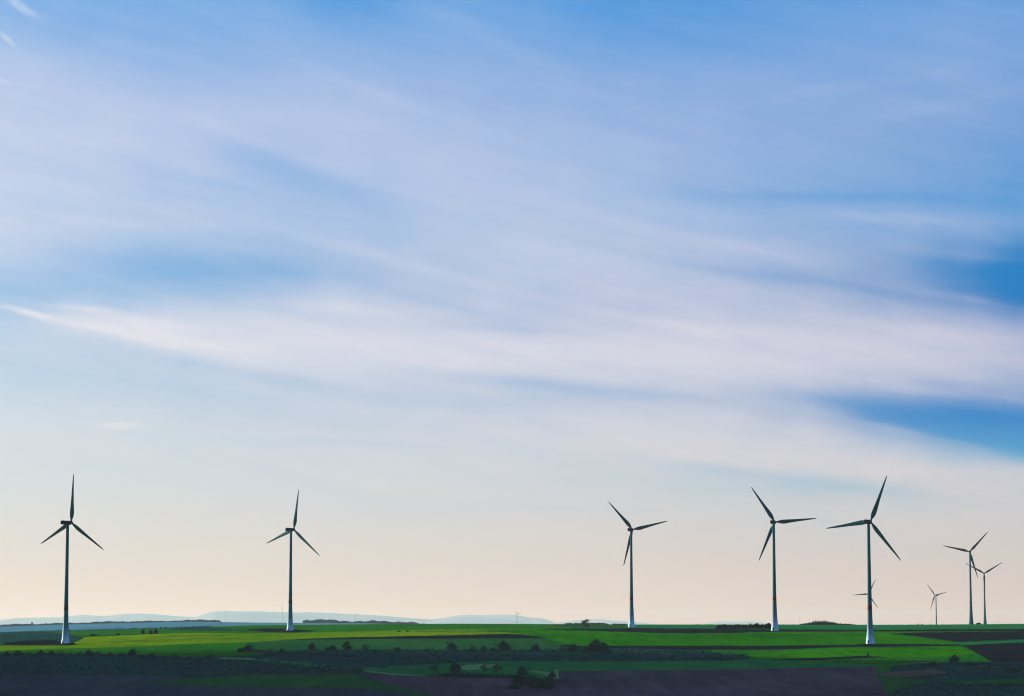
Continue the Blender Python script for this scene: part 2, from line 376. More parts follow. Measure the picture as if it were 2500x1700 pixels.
# valley floor
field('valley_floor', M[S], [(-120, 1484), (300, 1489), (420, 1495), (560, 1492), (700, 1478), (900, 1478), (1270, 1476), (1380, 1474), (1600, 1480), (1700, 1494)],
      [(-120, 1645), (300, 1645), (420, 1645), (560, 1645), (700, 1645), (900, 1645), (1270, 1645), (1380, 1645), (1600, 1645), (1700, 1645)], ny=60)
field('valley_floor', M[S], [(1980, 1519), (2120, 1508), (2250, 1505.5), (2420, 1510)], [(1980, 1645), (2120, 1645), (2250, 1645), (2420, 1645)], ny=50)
field('meadow', M['teal'], [(880, 1517), (1040, 1508), (1150, 1504), (1300, 1506), (1627, 1504), (1720, 1499), (1990, 1512)],
      [(880, 1532), (1040, 1532), (1200, 1540), (1262, 1545), (1285, 1530), (1627, 1526), (1720, 1524), (1990, 1519)])
field('meadow', M['straw'], [(1190, 1524.5), (1216, 1526), (1249, 1530)], [(1190, 1525), (1216, 1531), (1249, 1539)], step=4)
field('meadow', M['straw'], [(1035, 1519), (1060, 1513.5), (1100, 1511), (1128, 1512)], [(1035, 1519.5), (1060, 1526), (1095, 1524), (1128, 1516)], step=4)
field('meadow', M['straw'], [(482, 1497.5), (510, 1496), (560, 1497.5), (600, 1501)], [(482, 1498), (510, 1500), (560, 1501.5), (600, 1501.5)], step=6)
field('meadow', M['teal'], [(590, 1499), (800, 1516), (1000, 1529)], [(590, 1507), (800, 1529), (1000, 1545)])
field('path', M['straw'], [(640, 1505.5), (740, 1515), (883, 1532.5), (1035, 1545)], [(640, 1507.5), (740, 1517.5), (883, 1536), (1035, 1548)])
field('ploughed_field', M['soil'], [(800, 1527), (820, 1532), (900, 1537), (960, 1540), (1070, 1543.5), (1160, 1543), (1200, 1546), (1270, 1546)],
      [(800, 1527.5), (850, 1550), (930, 1570), (1010, 1592), (1120, 1640), (1160, 1645), (1200, 1645), (1270, 1645)])
field('ploughed_field', M['fallow'], [(-120, 1534), (200, 1536), (420, 1543), (620, 1566), (700, 1590)], [(-120, 1645), (200, 1645), (420, 1645), (620, 1645), (700, 1645)])
field('meadow', M['dull'], [(330, 1556), (470, 1543), (600, 1537), (800, 1536), (850, 1551), (930, 1571), (1010, 1593)], [(330, 1556.5), (470, 1563), (600, 1566), (800, 1567), (850, 1574), (930, 1592), (1010, 1612)])
field('ploughed_field', M['fallow'], [(400, 1567), (640, 1565), (860, 1571), (930, 1577)], [(400, 1645), (640, 1645), (860, 1645), (930, 1645)])
field('ploughed_field', M['soil'], [(1264, 1531), (1280, 1529), (1627, 1525), (1800, 1522), (1988, 1518), (2014, 1585), (2030, 1640)],
      [(1264, 1645), (1280, 1645), (1627, 1645), (1800, 1645), (1988, 1645), (2014, 1645), (2030, 1645)])
field('path', M['straw'], [(1257, 1524.5), (1268, 1524.5)], [(1257, 1546), (1268, 1546)], step=3)
field('meadow', M['leaf'], [(1986, 1519), (1992, 1518), (2020, 1519.5)], [(1986, 1523), (1998, 1545), (2020, 1530)], step=4)
field('meadow', M['dull'], [(1992, 1532), (2010, 1528), (2060, 1547), (2110, 1552)], [(1992, 1536), (2012, 1585), (2060, 1563), (2110, 1556)], step=6)
field('ploughed_field', M['brown'], [(1999, 1533), (2060, 1528), (2110, 1524), (2150, 1530)], [(1999, 1542), (2060, 1543), (2110, 1539), (2150, 1534)], step=6)
field('path', M['brown'], [(2208, 1518), (2240, 1517), (2275, 1520.5)], [(2208, 1520), (2240, 1519.5), (2275, 1523)], step=6)
field('meadow', M['dull'], [(2130, 1551), (2190, 1552), (2324, 1545), (2400, 1545)], [(2130, 1553), (2190, 1560), (2324, 1558), (2400, 1556)], step=6)

# ------------------------------------------------------------------ far hills
def hill(pts, Yd, sig):
    px = [p[0] for p in pts]; py = [p[1] for p in pts]
    xs = np.arange(px[0], px[-1] + 1, 8.0)
    crest = np.interp(xs, px, py)
    k = np.array([1, 2, 3, 2, 1.0]); k /= k.sum(); crest = np.convolve(np.pad(crest, 2, mode='edge'), k, 'valid')
    offs = np.linspace(-2.6, 2.6, 27)
    V = np.zeros((len(offs), len(xs), 3))
    for i, x in enumerate(xs):
        z = at(x, crest[i], Yd).z
        base = CZ - 40
        for j, o in enumerate(offs):
            yy = Yd + o * sig + 450 * math.sin(x * 0.02)
            p = at(x, crest[i], yy)
            V[j, i] = (p.x, yy, base + (z - base) * math.exp(-0.5 * o * o) + (5 * math.sin(x * .09 + o * 3) * math.exp(-0.5 * o * o) * min(1, abs(o))) )
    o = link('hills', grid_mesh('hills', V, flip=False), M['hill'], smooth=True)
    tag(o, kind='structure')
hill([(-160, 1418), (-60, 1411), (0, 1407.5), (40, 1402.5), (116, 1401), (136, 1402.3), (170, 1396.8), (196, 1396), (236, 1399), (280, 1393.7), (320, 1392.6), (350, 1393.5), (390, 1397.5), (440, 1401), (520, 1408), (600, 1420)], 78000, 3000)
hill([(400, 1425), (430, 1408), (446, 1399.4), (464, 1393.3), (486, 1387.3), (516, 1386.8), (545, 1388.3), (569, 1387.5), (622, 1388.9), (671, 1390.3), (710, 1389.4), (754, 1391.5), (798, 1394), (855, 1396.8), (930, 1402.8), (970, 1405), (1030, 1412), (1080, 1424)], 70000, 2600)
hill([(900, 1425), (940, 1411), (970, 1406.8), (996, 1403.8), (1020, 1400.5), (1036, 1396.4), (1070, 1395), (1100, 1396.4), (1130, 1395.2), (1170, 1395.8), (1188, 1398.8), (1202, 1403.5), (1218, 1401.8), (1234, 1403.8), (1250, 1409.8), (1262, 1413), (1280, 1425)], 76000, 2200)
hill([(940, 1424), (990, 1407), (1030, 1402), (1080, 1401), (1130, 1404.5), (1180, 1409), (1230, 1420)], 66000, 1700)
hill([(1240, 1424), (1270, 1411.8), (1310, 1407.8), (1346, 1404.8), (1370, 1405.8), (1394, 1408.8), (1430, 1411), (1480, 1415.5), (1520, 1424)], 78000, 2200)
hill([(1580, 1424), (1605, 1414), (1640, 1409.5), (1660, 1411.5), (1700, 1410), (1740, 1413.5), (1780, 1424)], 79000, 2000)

# ------------------------------------------------------------------ trees and scrub
def tree_mesh(h, wd, leaves, trunk_h=0.28, leaf=0.45, flat=0.85, sparse=False):
    """trunk + limbs mesh and crown mesh, base at origin"""
    parts = [tube([(0, 0, -0.5), (0.02 * h, 0, h * trunk_h), (0.0, 0.02 * h, h * 0.62)], [h * 0.035, h * 0.026, h * 0.010], 7)]
    tips = []
    nb = 11 if sparse else 8
    for k in range(nb):
        a = k * 2.4 + rng.uniform(-.3, .3); z0 = h * (trunk_h * 0.7 + 0.3 * k / nb)
        el = rng.uniform(0.35, 1.1); L = wd * 0.44 * rng.uniform(0.7, 1.05)
        p1 = np.array((math.cos(a) * L * 0.5, math.sin(a) * L * 0.5, z0 + L * 0.5 * math.tan(el) * 0.6))
        p2 = np.array((math.cos(a + .2) * L * 0.95, math.sin(a + .2) * L * 0.95, min(h * 0.93, z0 + L * math.tan(el) * 0.8)))
        parts.append(tube([(0, 0, z0), p1, p2], [h * 0.014, h * 0.009, h * 0.003], 5)); tips += [p1, p2]
        for q in range(3):
            t = p1 + (p2 - p1) * rng.uniform(.2, .9); e = t + rng.normal(size=3) * wd * 0.13 + np.array((0, 0, wd * .07)); e[2] = min(e[2], h * .97)
            parts.append(tube([t, e], [h * 0.005, h * 0.002], 4)); tips.append(e)
    wood = merge(parts)
    P = []
    nc = 26
    cents = [(np.array(tips[rng.integers(len(tips))]) + rng.normal(size=3) * wd * 0.08) for _ in range(nc)]
    cents += [np.array((0, 0, h * 0.86)), np.array((0.1 * wd, 0, h * 0.75)), np.array((-.1 * wd, .05 * wd, h * 0.7))]
    if not sparse:
        for _ in range(16):
            d = rng.normal(size=3); d /= np.linalg.norm(d)
            cents.append(np.array((0, 0, h * .5)) + d * np.array((wd * .33, wd * .33, h * .33)) * rng.uniform(.2, 1))
    per = max(6, leaves // len(cents))
    for c in cents:
        rr = wd * rng.uniform(0.11, 0.21)
        d = rng.normal(size=(per, 3)); d /= np.linalg.norm(d, axis=1, keepdims=True)
        P.append(c + d * (rr * rng.uniform(0.3, 1.0, (per, 1)) ** 0.5) * np.array((1, 1, flat)))
    P = np.concatenate(P); P[:, 2] = np.clip(P[:, 2], h * trunk_h * 0.35, h)
    crown = leafquads(P, np.full(len(P), leaf))
    return wood, crown
_tm = {}
def tree_kind(kind):
    if kind not in _tm:
        h, wd, lv, th, lf, m = {'round': (6, 6.5, 1900, .10, .40, 'valleytwig'), 'bushy': (4, 5.5, 1500, .04, .36, 'valleytwig'), 'bare': (8, 6, 900, .22, .30, 'valleytwig'),
            'lone': (9, 8.5, 1500, .28, .5, 'twig'), 'tall': (9, 4.5, 1200, .15, .36, 'valleytwig'), 'thin': (7, 4.2, 800, .2, .45, 'twig')}[kind]
        wv, cv = tree_mesh(h, wd, lv, th, lf, sparse=kind in ('bare', 'lone', 'thin'))
        _tm[kind] = (quads('trunk', *wv), quads('crown', *cv), h, wd)
        _tm[kind][0].materials.append(M['bark']); _tm[kind][1].materials.append(M[m])
    return _tm[kind]
def tree(kind, px, base, h_px, label, w_px=None, Y=None, name=None, cat=None, group=None, rot=None):
    tw, tc, h, wd = tree_kind(kind)
    if Y is None: x, y, z = ground(px, base)
    else: sx, _ = slope(px, base); x, y = float(sx) * Y, Y; z = float(height(x, y))
    s = h_px / F_PX * y / h
    sw = s if w_px is None else w_px / F_PX * y / wd
    e = bpy.data.objects.new(name or ('bush' if kind == 'bushy' else 'tree'), None); C.objects.link(e)
    e.location = (x, y, z); e.scale = (sw, sw, s); e.rotation_euler = (0, 0, rot if rot is not None else random.uniform(0, 6.28))
    e.empty_display_size = 1
    for nm, me in (('trunk', tw), ('crown', tc)):
        o = bpy.data.objects.new(nm, me); C.objects.link(o); o.parent = e
    tag(e, label, cat or ('bush' if kind == 'bushy' else 'tree'), group)
    return e

def thicket(name, pts, top_px, width, m, label=None, cat=None, kind=None, group=None, dens=7.0, leaf=0.55, ragged=0.4, depthY=None):
    """hedge or belt of scrub along a surveyed base line; top_px is its height there"""
    px = np.array([p[0] for p in pts], float); py = np.array([p[1] for p in pts], float)
    P = []; stems = []
    xs = np.arange(px[0], px[-1], 1.2)
    last = None
    for x in xs:
        b = float(np.interp(x, px, py))
        if depthY: sx, _ = slope(x, b); gx, gy = float(sx) * depthY, depthY; gz = float(height(gx, gy))
        else: gx, gy, gz = ground(x, b)
        tp = float(np.interp(x, px, top_px)) if hasattr(top_px, '__len__') else top_px
        hh = tp / F_PX * gy * (1 - ragged * 0.5 + ragged * (0.5 * math.sin(x * 0.31 + px[0]) * math.sin(x * 0.127) + 0.6 * math.sin(x * 0.71 + 1) * math.sin(x * .19 + 2) * .6) + rng.uniform(-.12, .12))
        hh = max(hh, 0.6)
        dl = 1.2 / F_PX * gy
        n = int(dens * dl * max(1.0, hh / 2) * 1.6) + 1
        t = rng.uniform(0, 1, n) ** 0.8
        off = rng.normal(0, 0.5, (n, 2)) * width * 0.5 * (1.05 - t[:, None] ** 2 * 0.6)
        P.append(np.stack([gx + off[:, 0] * 0.5 + rng.uniform(-dl, dl, n), gy + off[:, 1], gz + hh * t], 1))
        if rng.random() < 0.16:
            q = rng.normal(0, .25, 2) * width
            stems.append(tube([(gx, gy + q[0], gz - 0.3), (gx + rng.uniform(-.5, .5), gy + q[0] + rng.uniform(-.4, .4), gz + hh * 0.8)], [0.14, 0.05], 5))
    P = np.concatenate(P)
    lv = leafquads(P, np.full(len(P), leaf))
    o0 = P.mean(0); o0[2] = P[:, 2].min()
    fol = quads(name, lv[0] - o0, lv[1])
    root = bpy.data.objects.new(name, fol); C.objects.link(root); fol.materials.append(M[m]); root.location = o0
    if stems and False:
        sv = merge(stems); sm_ = quads('stems', sv[0] - o0, sv[1]); so = link('stems', sm_, M['bark'], root)
    tag(root, label, cat, group, kind)
    return root

def scrub(name, poly_top, poly_bot, n, hm, m, label=None, cat='scrub', kind='stuff', leaf=0.6, per=30):
    """a spread of merging bushes filling an area"""
    tx, ty = zip(*poly_top); bx, by = zip(*poly_bot)
    P = []
    for k in range(n):
        px = random.uniform(tx[0], tx[-1]); a = np.interp(px, tx, ty); b = np.interp(px, bx, by)
        gx, gy, gz = ground(px, float(a + (b - a) * random.random()))
        h = hm * random.choice((.4, .6, .8, 1, 1, 1.3, 1.9)) * random.uniform(.85, 1.15); w_ = h * random.uniform(0.6, 1.1)
        d = rng.normal(size=(per, 3)); d /= np.linalg.norm(d, axis=1, keepdims=True); d *= rng.uniform(.4, 1, (per, 1))
        d[:, 2] = np.abs(d[:, 2])
        P.append(np.array((gx, gy, gz)) + d * np.array((w_, w_, h)))
    P = np.concatenate(P); lv = leafquads(P, np.full(len(P), leaf)); o0 = P.mean(0); o0[2] = P[:, 2].min()
    me = quads(name, lv[0] - o0, lv[1]); me.materials.append(M[m])
    o = bpy.data.objects.new(name, me); C.objects.link(o); o.location = o0
    tag(o, label, cat, None, kind)
    return o

# distant woods on the ridge behind the left half
def ridge_wood(px0, px1, h0_, h1_, n, name='woodland', Yc=8600, spread=160, leaf=3.4):
    P = []
    for k in range(n):
        px = random.uniform(px0, px1); Yk = Yc + random.uniform(-spread, spread)
        sx, _ = slope(px, 1415); gx = float(sx) * Yk; gz = float(height(gx, Yk))
        h0, h1 = h0_ * 1.32, h1_ * 1.32; e = 0.55 + 0.45 * math.sin(px * 0.045) * math.sin(px * 0.017 + 1) + 0.15 * math.sin(px * .21)
        h = (h0 + (h1 - h0) * max(0, e)) * random.uniform(.8, 1.15); w_ = h * random.uniform(.6, 1.0)
        d = rng.normal(size=(26, 3)); d /= np.linalg.norm(d, axis=1, keepdims=True); d *= rng.uniform(.4, 1, (26, 1))
        P.append(np.array((gx, Yk, gz + h * .45)) + d * np.array((w_, w_, h * .55)))
    P = np.concatenate(P); lv = leafquads(P, np.full(len(P), leaf)); o0 = P.mean(0); o0[2] = P[:, 2].min()
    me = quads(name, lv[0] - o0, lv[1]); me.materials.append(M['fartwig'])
    o = bpy.data.objects.new(name, me); C.objects.link(o); o.location = o0
    return tag(o, kind='stuff')
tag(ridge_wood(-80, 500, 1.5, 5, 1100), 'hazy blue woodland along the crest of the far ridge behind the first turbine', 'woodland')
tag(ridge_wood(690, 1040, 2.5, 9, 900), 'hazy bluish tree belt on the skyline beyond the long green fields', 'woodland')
for (px, h) in ((73, 9), (104, 6), (160, 5), (276, 5), (205, 4)):
    tree('thin', px, 1415, h, 'small bare tree %s on the hazy ridge' % {73: 'standing tallest and leftmost', 104: 'just left of the first turbine tower', 160: 'just right of the first turbine tower', 276: 'farthest right, alone', 205: 'second to the right of the first tower,'}[px].replace(' of', '') , Y=8600, group='bare trees along the far ridge')

# hedges of the plateau
thicket('hedge', [(-100, 1442), (0, 1438), (120, 1434), (320, 1428.5), (480, 1424)], 4.2, 7, 'twig', 'long thin dark hedge running under the hazy ridge past the first turbine', 'hedge', leaf=0.8, dens=5)
thicket('hedge', [(1628, 1427.5), (1752, 1427.5)], [9, 12], 9, 'twig', 'thick dark hedge on the skyline just left of the fourth tall turbine', 'hedge', leaf=1.1, dens=20)
thicket('hedge', [(186, 1448), (210, 1443.5), (280, 1442), (360, 1438.5)], [3, 3, 2, 2], 6, 'twig', 'low scrubby hedge between two green fields right of the first turbine', 'hedge', leaf=0.6, dens=4)
for px, b, h, wpx, lab in ((324, 1439, 10, 11, 'single round bush'), (343, 1439, 9, 12, 'left bush of a touching pair'), (354, 1438, 11, 10, 'right bush of a touching pair')):
    tree('bushy', px, b, h, lab + ' at the bright field edge behind the first turbine', w_px=wpx, group='bushes behind the first turbine')
tree('bushy', 212, 1443.5, 5, 'low spreading bush in the green field just right of the first tower', w_px=14)
tree('bushy', 268, 1442, 5, 'low dark bush between the first tower and the paired bushes', w_px=10)
tree('bushy', 905, 1434.5, 2.6, 'left of two low scrub patches in the bright lime field', w_px=9)
tree('bushy', 925, 1434, 3, 'right of two low scrub patches in the bright lime field', w_px=11)
tree('lone', 1329, 1424.5, 19, 'lone bare tree breaking the skyline left of the third tall turbine', w_px=19)
thicket('hedge', [(1285, 1417.6), (1320, 1417.6)], 3.2, 10, 'twig', 'low skyline bushes left of the lone bare tree', 'hedge', leaf=1.1, dens=16)
thicket('hedge', [(1338, 1417.6), (1366, 1417.6), (1378, 1417.8)], [3.2, 4.2, 1.5], 10, 'twig', 'low skyline hedge right of the lone bare tree', 'hedge', leaf=1.1, dens=16)
thicket('hedge', [(1392, 1417.6), (1420, 1417.8)], 1.8, 8, 'twig', 'short low hedge on the skyline just before the third tall turbine', 'hedge', leaf=1.1, dens=16)
# the copse
thicket('hedge', [(1822, 1418.6), (1845, 1418.6), (1870, 1418.6), (1900, 1418.8), (1935, 1419)], [2.5, 6.5, 7.5, 4, 1.2], 22, 'fartwig', 'dark undergrowth beneath the skyline copse between two tall turbines', 'hedge', leaf=1.2, dens=34)
for k, (px, h) in enumerate([(1836, 7), (1846, 10), (1851, 11.5), (1857, 11), (1863, 10.5), (1868, 11), (1873, 11.5), (1878, 10.5), (1884, 9), (1890, 8), (1898, 6.5), (1908, 5), (1917, 4.5), (1930, 4.2)]):
    tree('thin', px, 1418.6, h, 'slender bare tree in the skyline copse between the two tallest right-hand turbines', group='bare trees of the skyline copse', Y=3350 + 20 * (k % 3))
for k, cx in enumerate((405, 525, 585, 700, 765, 820, 878, 995, 1180, 1360, 1480)):
    sizes = {700: 2.6, 820: 3.6, 878: 3.4, 995: 2.4, 405: 2, 585: 2}
    if cx in (820, 878):
        tree('bushy', 1952 + .16 * cx, 1418.6, sizes[cx], 'small dark skyline bush, %s of a pair, left of the smallest turbine' % ('left' if cx == 820 else 'right'), Y=3450, w_px=3)
    else:
        tree('bushy', 1952 + .16 * cx, 1418.6, sizes.get(cx, 1.6), 'tiny bush dotted along the skyline field edge near the right-hand turbines', Y=3450, w_px=2.4, group='tiny bushes on the right skyline')

# scrub belts of the valley
scrub('scrub', [(-110, 1487), (120, 1488), (300, 1493), (480, 1502), (620, 1506), (820, 1520)], [(-110, 1535), (120, 1535), (300, 1537), (480, 1538), (620, 1536), (820, 1532)], 2200, 2.6, 'scrubtwig', 'dense dark scrub covering the shaded valley side below the first turbine', leaf=0.75)
scrub('scrub', [(600, 1485), (760, 1481), (900, 1481), (1150, 1481), (1400, 1477), (1560, 1482), (1690, 1492)], [(600, 1494), (760, 1505), (900, 1514), (1150, 1502), (1400, 1506), (1560, 1505), (1690, 1500)], 1700, 2.6, 'scrubtwig', 'broad dark belt of scrub across the middle of the valley', leaf=0.75)
scrub('scrub', [(2060, 1512), (2180, 1510), (2300, 1514), (2420, 1516)], [(2060, 1520), (2180, 1545), (2300, 1545), (2420, 1545)], 420, 2.0, 'scrubtwig', 'dark brambly scrub in the lower right valley', leaf=0.7)
scrub('scrub', [(2035, 1566), (2120, 1556), (2420, 1560)], [(2035, 1600), (2120, 1600), (2420, 1600)], 520, 2.6, 'scrubtwig', 'dark scrub filling the bottom right corner', leaf=0.7)
# individual valley trees
VT = [('round', 1024, 1480, 21, 22, 'rounded dark tree at the left end of the middle valley tree row'),
 ('tall', 1072, 1480, 17, 14, 'narrow dark tree second in the middle valley row'),
 ('thin', 1096, 1480, 14, 12, 'faint sparse tree between the narrow one and the dense round one'),
 ('round', 1143, 1480, 24, 28, 'dense round dark tree, largest of the middle valley row'),
 ('bushy', 1118, 1480, 9, 15, 'low bush at the foot of the largest middle valley tree'),
 ('round', 1216, 1482, 19, 20, 'dark tree by the point where the pale field boundary runs down'),
 ('bare', 1278, 1482, 18, 20, 'brownish bare tree beside the bright green field corner'),
 ('round', 1300, 1482, 20, 20, 'dark rounded tree just left of the big valley clump'),
 ('round', 1352, 1485, 32, 30, 'tall left tree of the big dark clump below the lone skyline tree'),
 ('round', 1370, 1485, 26, 26, 'lower right tree of the big dark clump below the lone skyline tree'),
 ('bushy', 1332, 1485, 17, 20, 'bush at the left foot of the big dark clump'),
 ('round', 562, 1480, 16, 24, 'rounded dark tree at the start of the diagonal hedge under the second turbine'),
 ('bushy', 548, 1481, 9, 16, 'low bush at the left foot of the diagonal hedge tree'),
 ('bushy', 640, 1480, 8, 10, 'small bush poking above the diagonal hedge'),
 ('round', 708, 1478, 17, 18, 'faint dark tree in the dull pasture right below the second turbine'),
 ('bushy', 754, 1480, 14, 22, 'broad low bush in the dull pasture of the middle left'),
 ('thin', 788, 1478, 22, 18, 'tall sparse tree in the dull pasture of the middle left'),
 ('bare', 830, 1480, 20, 16, 'bare brownish tree right of the tall sparse pasture tree'),
 ('bushy', 900, 1482, 12, 18, 'dark bush on the upper edge of the middle scrub belt'),
 ('bushy', 968, 1482, 10, 16, 'dark bush just left of the middle valley tree row'),
 ('bare', 988, 1531, 26, 18, 'brown bare tree, leftmost of the low row by the lime meadow patches'),
 ('round', 1032, 1531, 25, 26, 'dense dark tree left of the lime meadow patches'),
 ('bare', 1099, 1529, 24, 14, 'slender bare tree between the two lime meadow patches'),
 ('bare', 1127, 1531, 26, 18, 'bare brownish tree right of the lime meadow patches'),
 ('bushy', 1185, 1536, 22, 22, 'dark bush growing on the teal meadow left of the pale corner'),
 ('bushy', 1254, 1543, 18, 14, 'small dark bush beside the pale grass strip'),
 ('round', 1180, 1560, 30, 34, 'upper left tree of the dark clump at the soil field corner'),
 ('round', 1212, 1566, 32, 36, 'middle tree of the dark clump at the soil field corner'),
 ('round', 1242, 1568, 30, 32, 'right tree of the dark clump at the soil field corner'),
 ('bushy', 1165, 1569, 14, 24, 'low bush at the left foot of the soil field clump'),
 ('bushy', 1971, 1491, 7, 6, 'tiny upright bush on the dark streak in the bright green field'),
 ('round', 2166, 1506, 19, 22, 'faint dark tree on the lower edge of the bright right-hand field'),
 ('bushy', 2120, 1516, 12, 26, 'dark bush below the bright right-hand field edge'),
 ('bushy', 2205, 1514, 9, 30, 'wide low bush below the corner of the bright right-hand field'),
 ('bare', 478, 1505, 24, 16, 'dark bare tree left of the lit meadow strip on the valley side'),
 ('bushy', 2300, 1530, 14, 24, 'dark bush near the right edge of the valley'),
]
for kind, px, b, h, wpx, lab in VT: tree(kind, px, b, h * 1.08, lab, w_px=wpx * 1.3)
for k, (px, b, h) in enumerate([(14, 1492, 14), (42, 1492, 17), (66, 1491, 12), (92, 1492, 17), (116, 1490, 13), (134, 1493, 17), (180, 1492, 12), (202, 1492, 18), (222, 1491, 15), (250, 1494, 14), (274, 1494, 12),
                                (299, 1494, 22), (322, 1497, 13), (345, 1498, 16), (372, 1498, 12), (398, 1500, 15), (430, 1502, 13), (455, 1502, 14)]):
    labs = {42: 'left-hand taller dark tree on the scrub edge below the first turbine', 202: 'dense dark tree just right of the first turbine on the scrub edge', 299: 'tallest thin tree on the scrub edge, well right of the first turbine', 92: 'broad dark tree just left of the first turbine on the scrub edge'}
    if px in labs: tree('round', px, b, h, labs[px], w_px=h * 1.25)
    else: tree(['round', 'bushy', 'bare'][k % 3], px, b, h, 'dark tree or bush merging into the scrub edge below the first turbine', w_px=h * 1.2, group='dark trees along the left scrub edge', name='tree', cat='tree')
thicket('hedge', [(575, 1481), (650, 1486), (760, 1493), (840, 1497)], [9, 9, 8, 7], 14, 'twig', 'diagonal dark hedge running down right from the tree under the second turbine', 'hedge', leaf=0.7, dens=9)
thicket('hedge', [(976, 1541), (1010, 1542), (1080, 1543), (1160, 1543), (1200, 1548), (1262, 1554)], [12, 16, 18, 14, 16, 12], 14, 'twig', 'dark hedge along the top edge of the central purple soil field', 'hedge', leaf=0.7, dens=9)
thicket('hedge', [(780, 1480), (900, 1480), (1040, 1481), (1180, 1481), (1330, 1482)], 6, 12, 'twig', 'dark hedge along the upper side of the middle scrub belt', 'hedge', leaf=0.7, dens=9)
thicket('hedge', [(1380, 1480), (1500, 1484), (1620, 1486), (1710, 1494)], [8, 6, 5, 4], 12, 'twig', 'low dark hedge tapering right below the fourth tall turbine', 'hedge', leaf=0.7, dens=8)
thicket('hedge', [(1990, 1518), (2100, 1511), (2160, 1508), (2250, 1509)], 3, 5, 'twig', 'thin dark hedge under the lower edge of the bright right-hand field', 'hedge', leaf=0.6, dens=6)

# heap on the skyline
def heap():
    x, y = at(2221, 1417, 3720).x, 3720
    z = float(height(x, y)); V = []
    ang = np.linspace(0, 2 * np.pi, 25)[:-1]
    rows = [(0, 4.2), (.9, 3.9), (1.7, 3.1), (2.3, 2.0), (2.6, 1.0), (2.65, .1)]
    V = np.array([[(math.cos(a) * r * (1 + .08 * math.sin(3 * a)), math.sin(a) * r * .8, h) for a in ang] for h, r in rows])
    idx = np.arange(V.shape[0] * 24).reshape(-1, 24); Q = []
    for i in range(len(rows) - 1):
        for k in range(24): Q.append((idx[i, k], idx[i, (k + 1) % 24], idx[i + 1, (k + 1) % 24], idx[i + 1, k]))
    o = link('haystack', quads('haystack', V.reshape(-1, 3), np.array(Q)), M['twig2'], smooth=True)
    o.location = (x, y, z - 0.1); tag(o, 'small dark domed heap on the skyline between the two right-hand turbines', 'heap')
heap()

# ------------------------------------------------------------------ wind turbines
def revolve(name, prof, seg=48):
    t = np.arange(seg) * 2 * np.pi / seg
    V = np.array([[(r * math.cos(a), r * math.sin(a), z) for a in t] for z, r in prof])
    n = len(prof); idx = np.arange(n * seg).reshape(n, seg)
    Q = np.array([(idx[i, k], idx[i, (k + 1) % seg], idx[i + 1, (k + 1) % seg], idx[i + 1, k]) for i in range(n - 1) for k in range(seg)])
    return quads(name, V.reshape(-1, 3), Q)
TP = [(0, 3.6), (1.5, 3.35), (4, 3.05), (7, 2.8), (10, 2.58), (14, 2.35), (19, 2.12), (24, 1.94), (29, 1.82), (33, 1.74), (45, 1.56), (57, 1.43), (70, 1.33), (85, 1.23), (98, 1.16)]
def tr(z): return float(np.interp(z, [p[0] for p in TP], [p[1] for p in TP]))
def blade_mesh():
    """blade along +Z from the hub centre, chord along X, thickness along Y; length 40 m"""
    st = [(0.9, 1.5, 1.5, 0, 0), (2.2, 1.5, 1.5, 0, 0), (3.6, 1.9, 1.25, 14, .05), (5.4, 2.6, .95, 14, .2), (7.6, 3.05, .72, 12, .3), (10, 2.95, .58, 9.5, .3),
          (14, 2.5, .45, 7, .24), (19, 2.02, .34, 5, .18), (24, 1.62, .26, 3.2, .1), (29, 1.28, .2, 2, .06), (34, .95, .14, 1, 0), (37.5, .66, .1, .5, 0), (39.3, .36, .06, 0, 0), (40, .08, .03, 0, 0)]
    n = 20; V = []
    for z, ch, th, tw, sh in st:
        ch = ch * (1.0 if z < 3 else 1.28) + (0.12 if z > 20 else 0); th = th * 1.15 if z >= 3 else th
        tw = R(tw); zz = []
        for k in range(n):
            a = 2 * math.pi * k / n
            x = math.cos(a) * ch / 2; y = math.sin(a) * th / 2 * (1 if ch == th else (0.65 + 0.35 * math.cos(a)) * 1.2)
            x += sh
            zz.append((x * math.cos(tw) - y * math.sin(tw), x * math.sin(tw) + y * math.cos(tw) + 0.0002 * z * z, z))
        V.append(zz)
    V = np.array(V); idx = np.arange(len(st) * n).reshape(len(st), n)
    Q = np.array([(idx[i, k], idx[i, (k + 1) % n], idx[i + 1, (k + 1) % n], idx[i + 1, k]) for i in range(len(st) - 1) for k in range(n)])
    me = quads('blade', V.reshape(-1, 3), Q); me.materials.append(M['blade']); me.polygons.foreach_set('use_smooth', [True] * len(me.polygons)); return me
BL = blade_mesh()
def nacelle_mesh():
    """housing along Y (front = +Y), rounded box, tapered toward the tail"""
    st = [(-7.4, .82, .95), (-7.2, 1.25, 1.28), (-6.6, 1.45, 1.42), (-3, 1.58, 1.52), (0.6, 1.62, 1.6), (2.2, 1.45, 1.5), (2.9, 1.25, 1.3)]
    n = 24; V = []
    for y, w_, h_ in st:
        h_ *= 1.12
        for k in range(n):
            a = 2 * math.pi * k / n; c, s = math.cos(a), math.sin(a)
            V.append((w_ * math.copysign(abs(c) ** .5, c), y, h_ * math.copysign(abs(s) ** .5, s) + (0.12 if y < -3 else 0)))
    idx = np.arange(len(st) * n).reshape(-1, n)
    Q = [(idx[i, k], idx[i + 1, k], idx[i + 1, (k + 1) % n], idx[i, (k + 1) % n]) for i in range(len(st) - 1) for k in range(n)]
    for b in (idx[0], idx[-1]):
        for k in range(1, n - 2, 2): Q.append((b[0], b[k], b[k + 1], b[k + 2]))
    me = quads('nacelle', np.array(V, float), np.array(Q)); me.materials.append(M['nacelle']); return me
NA = nacelle_mesh()
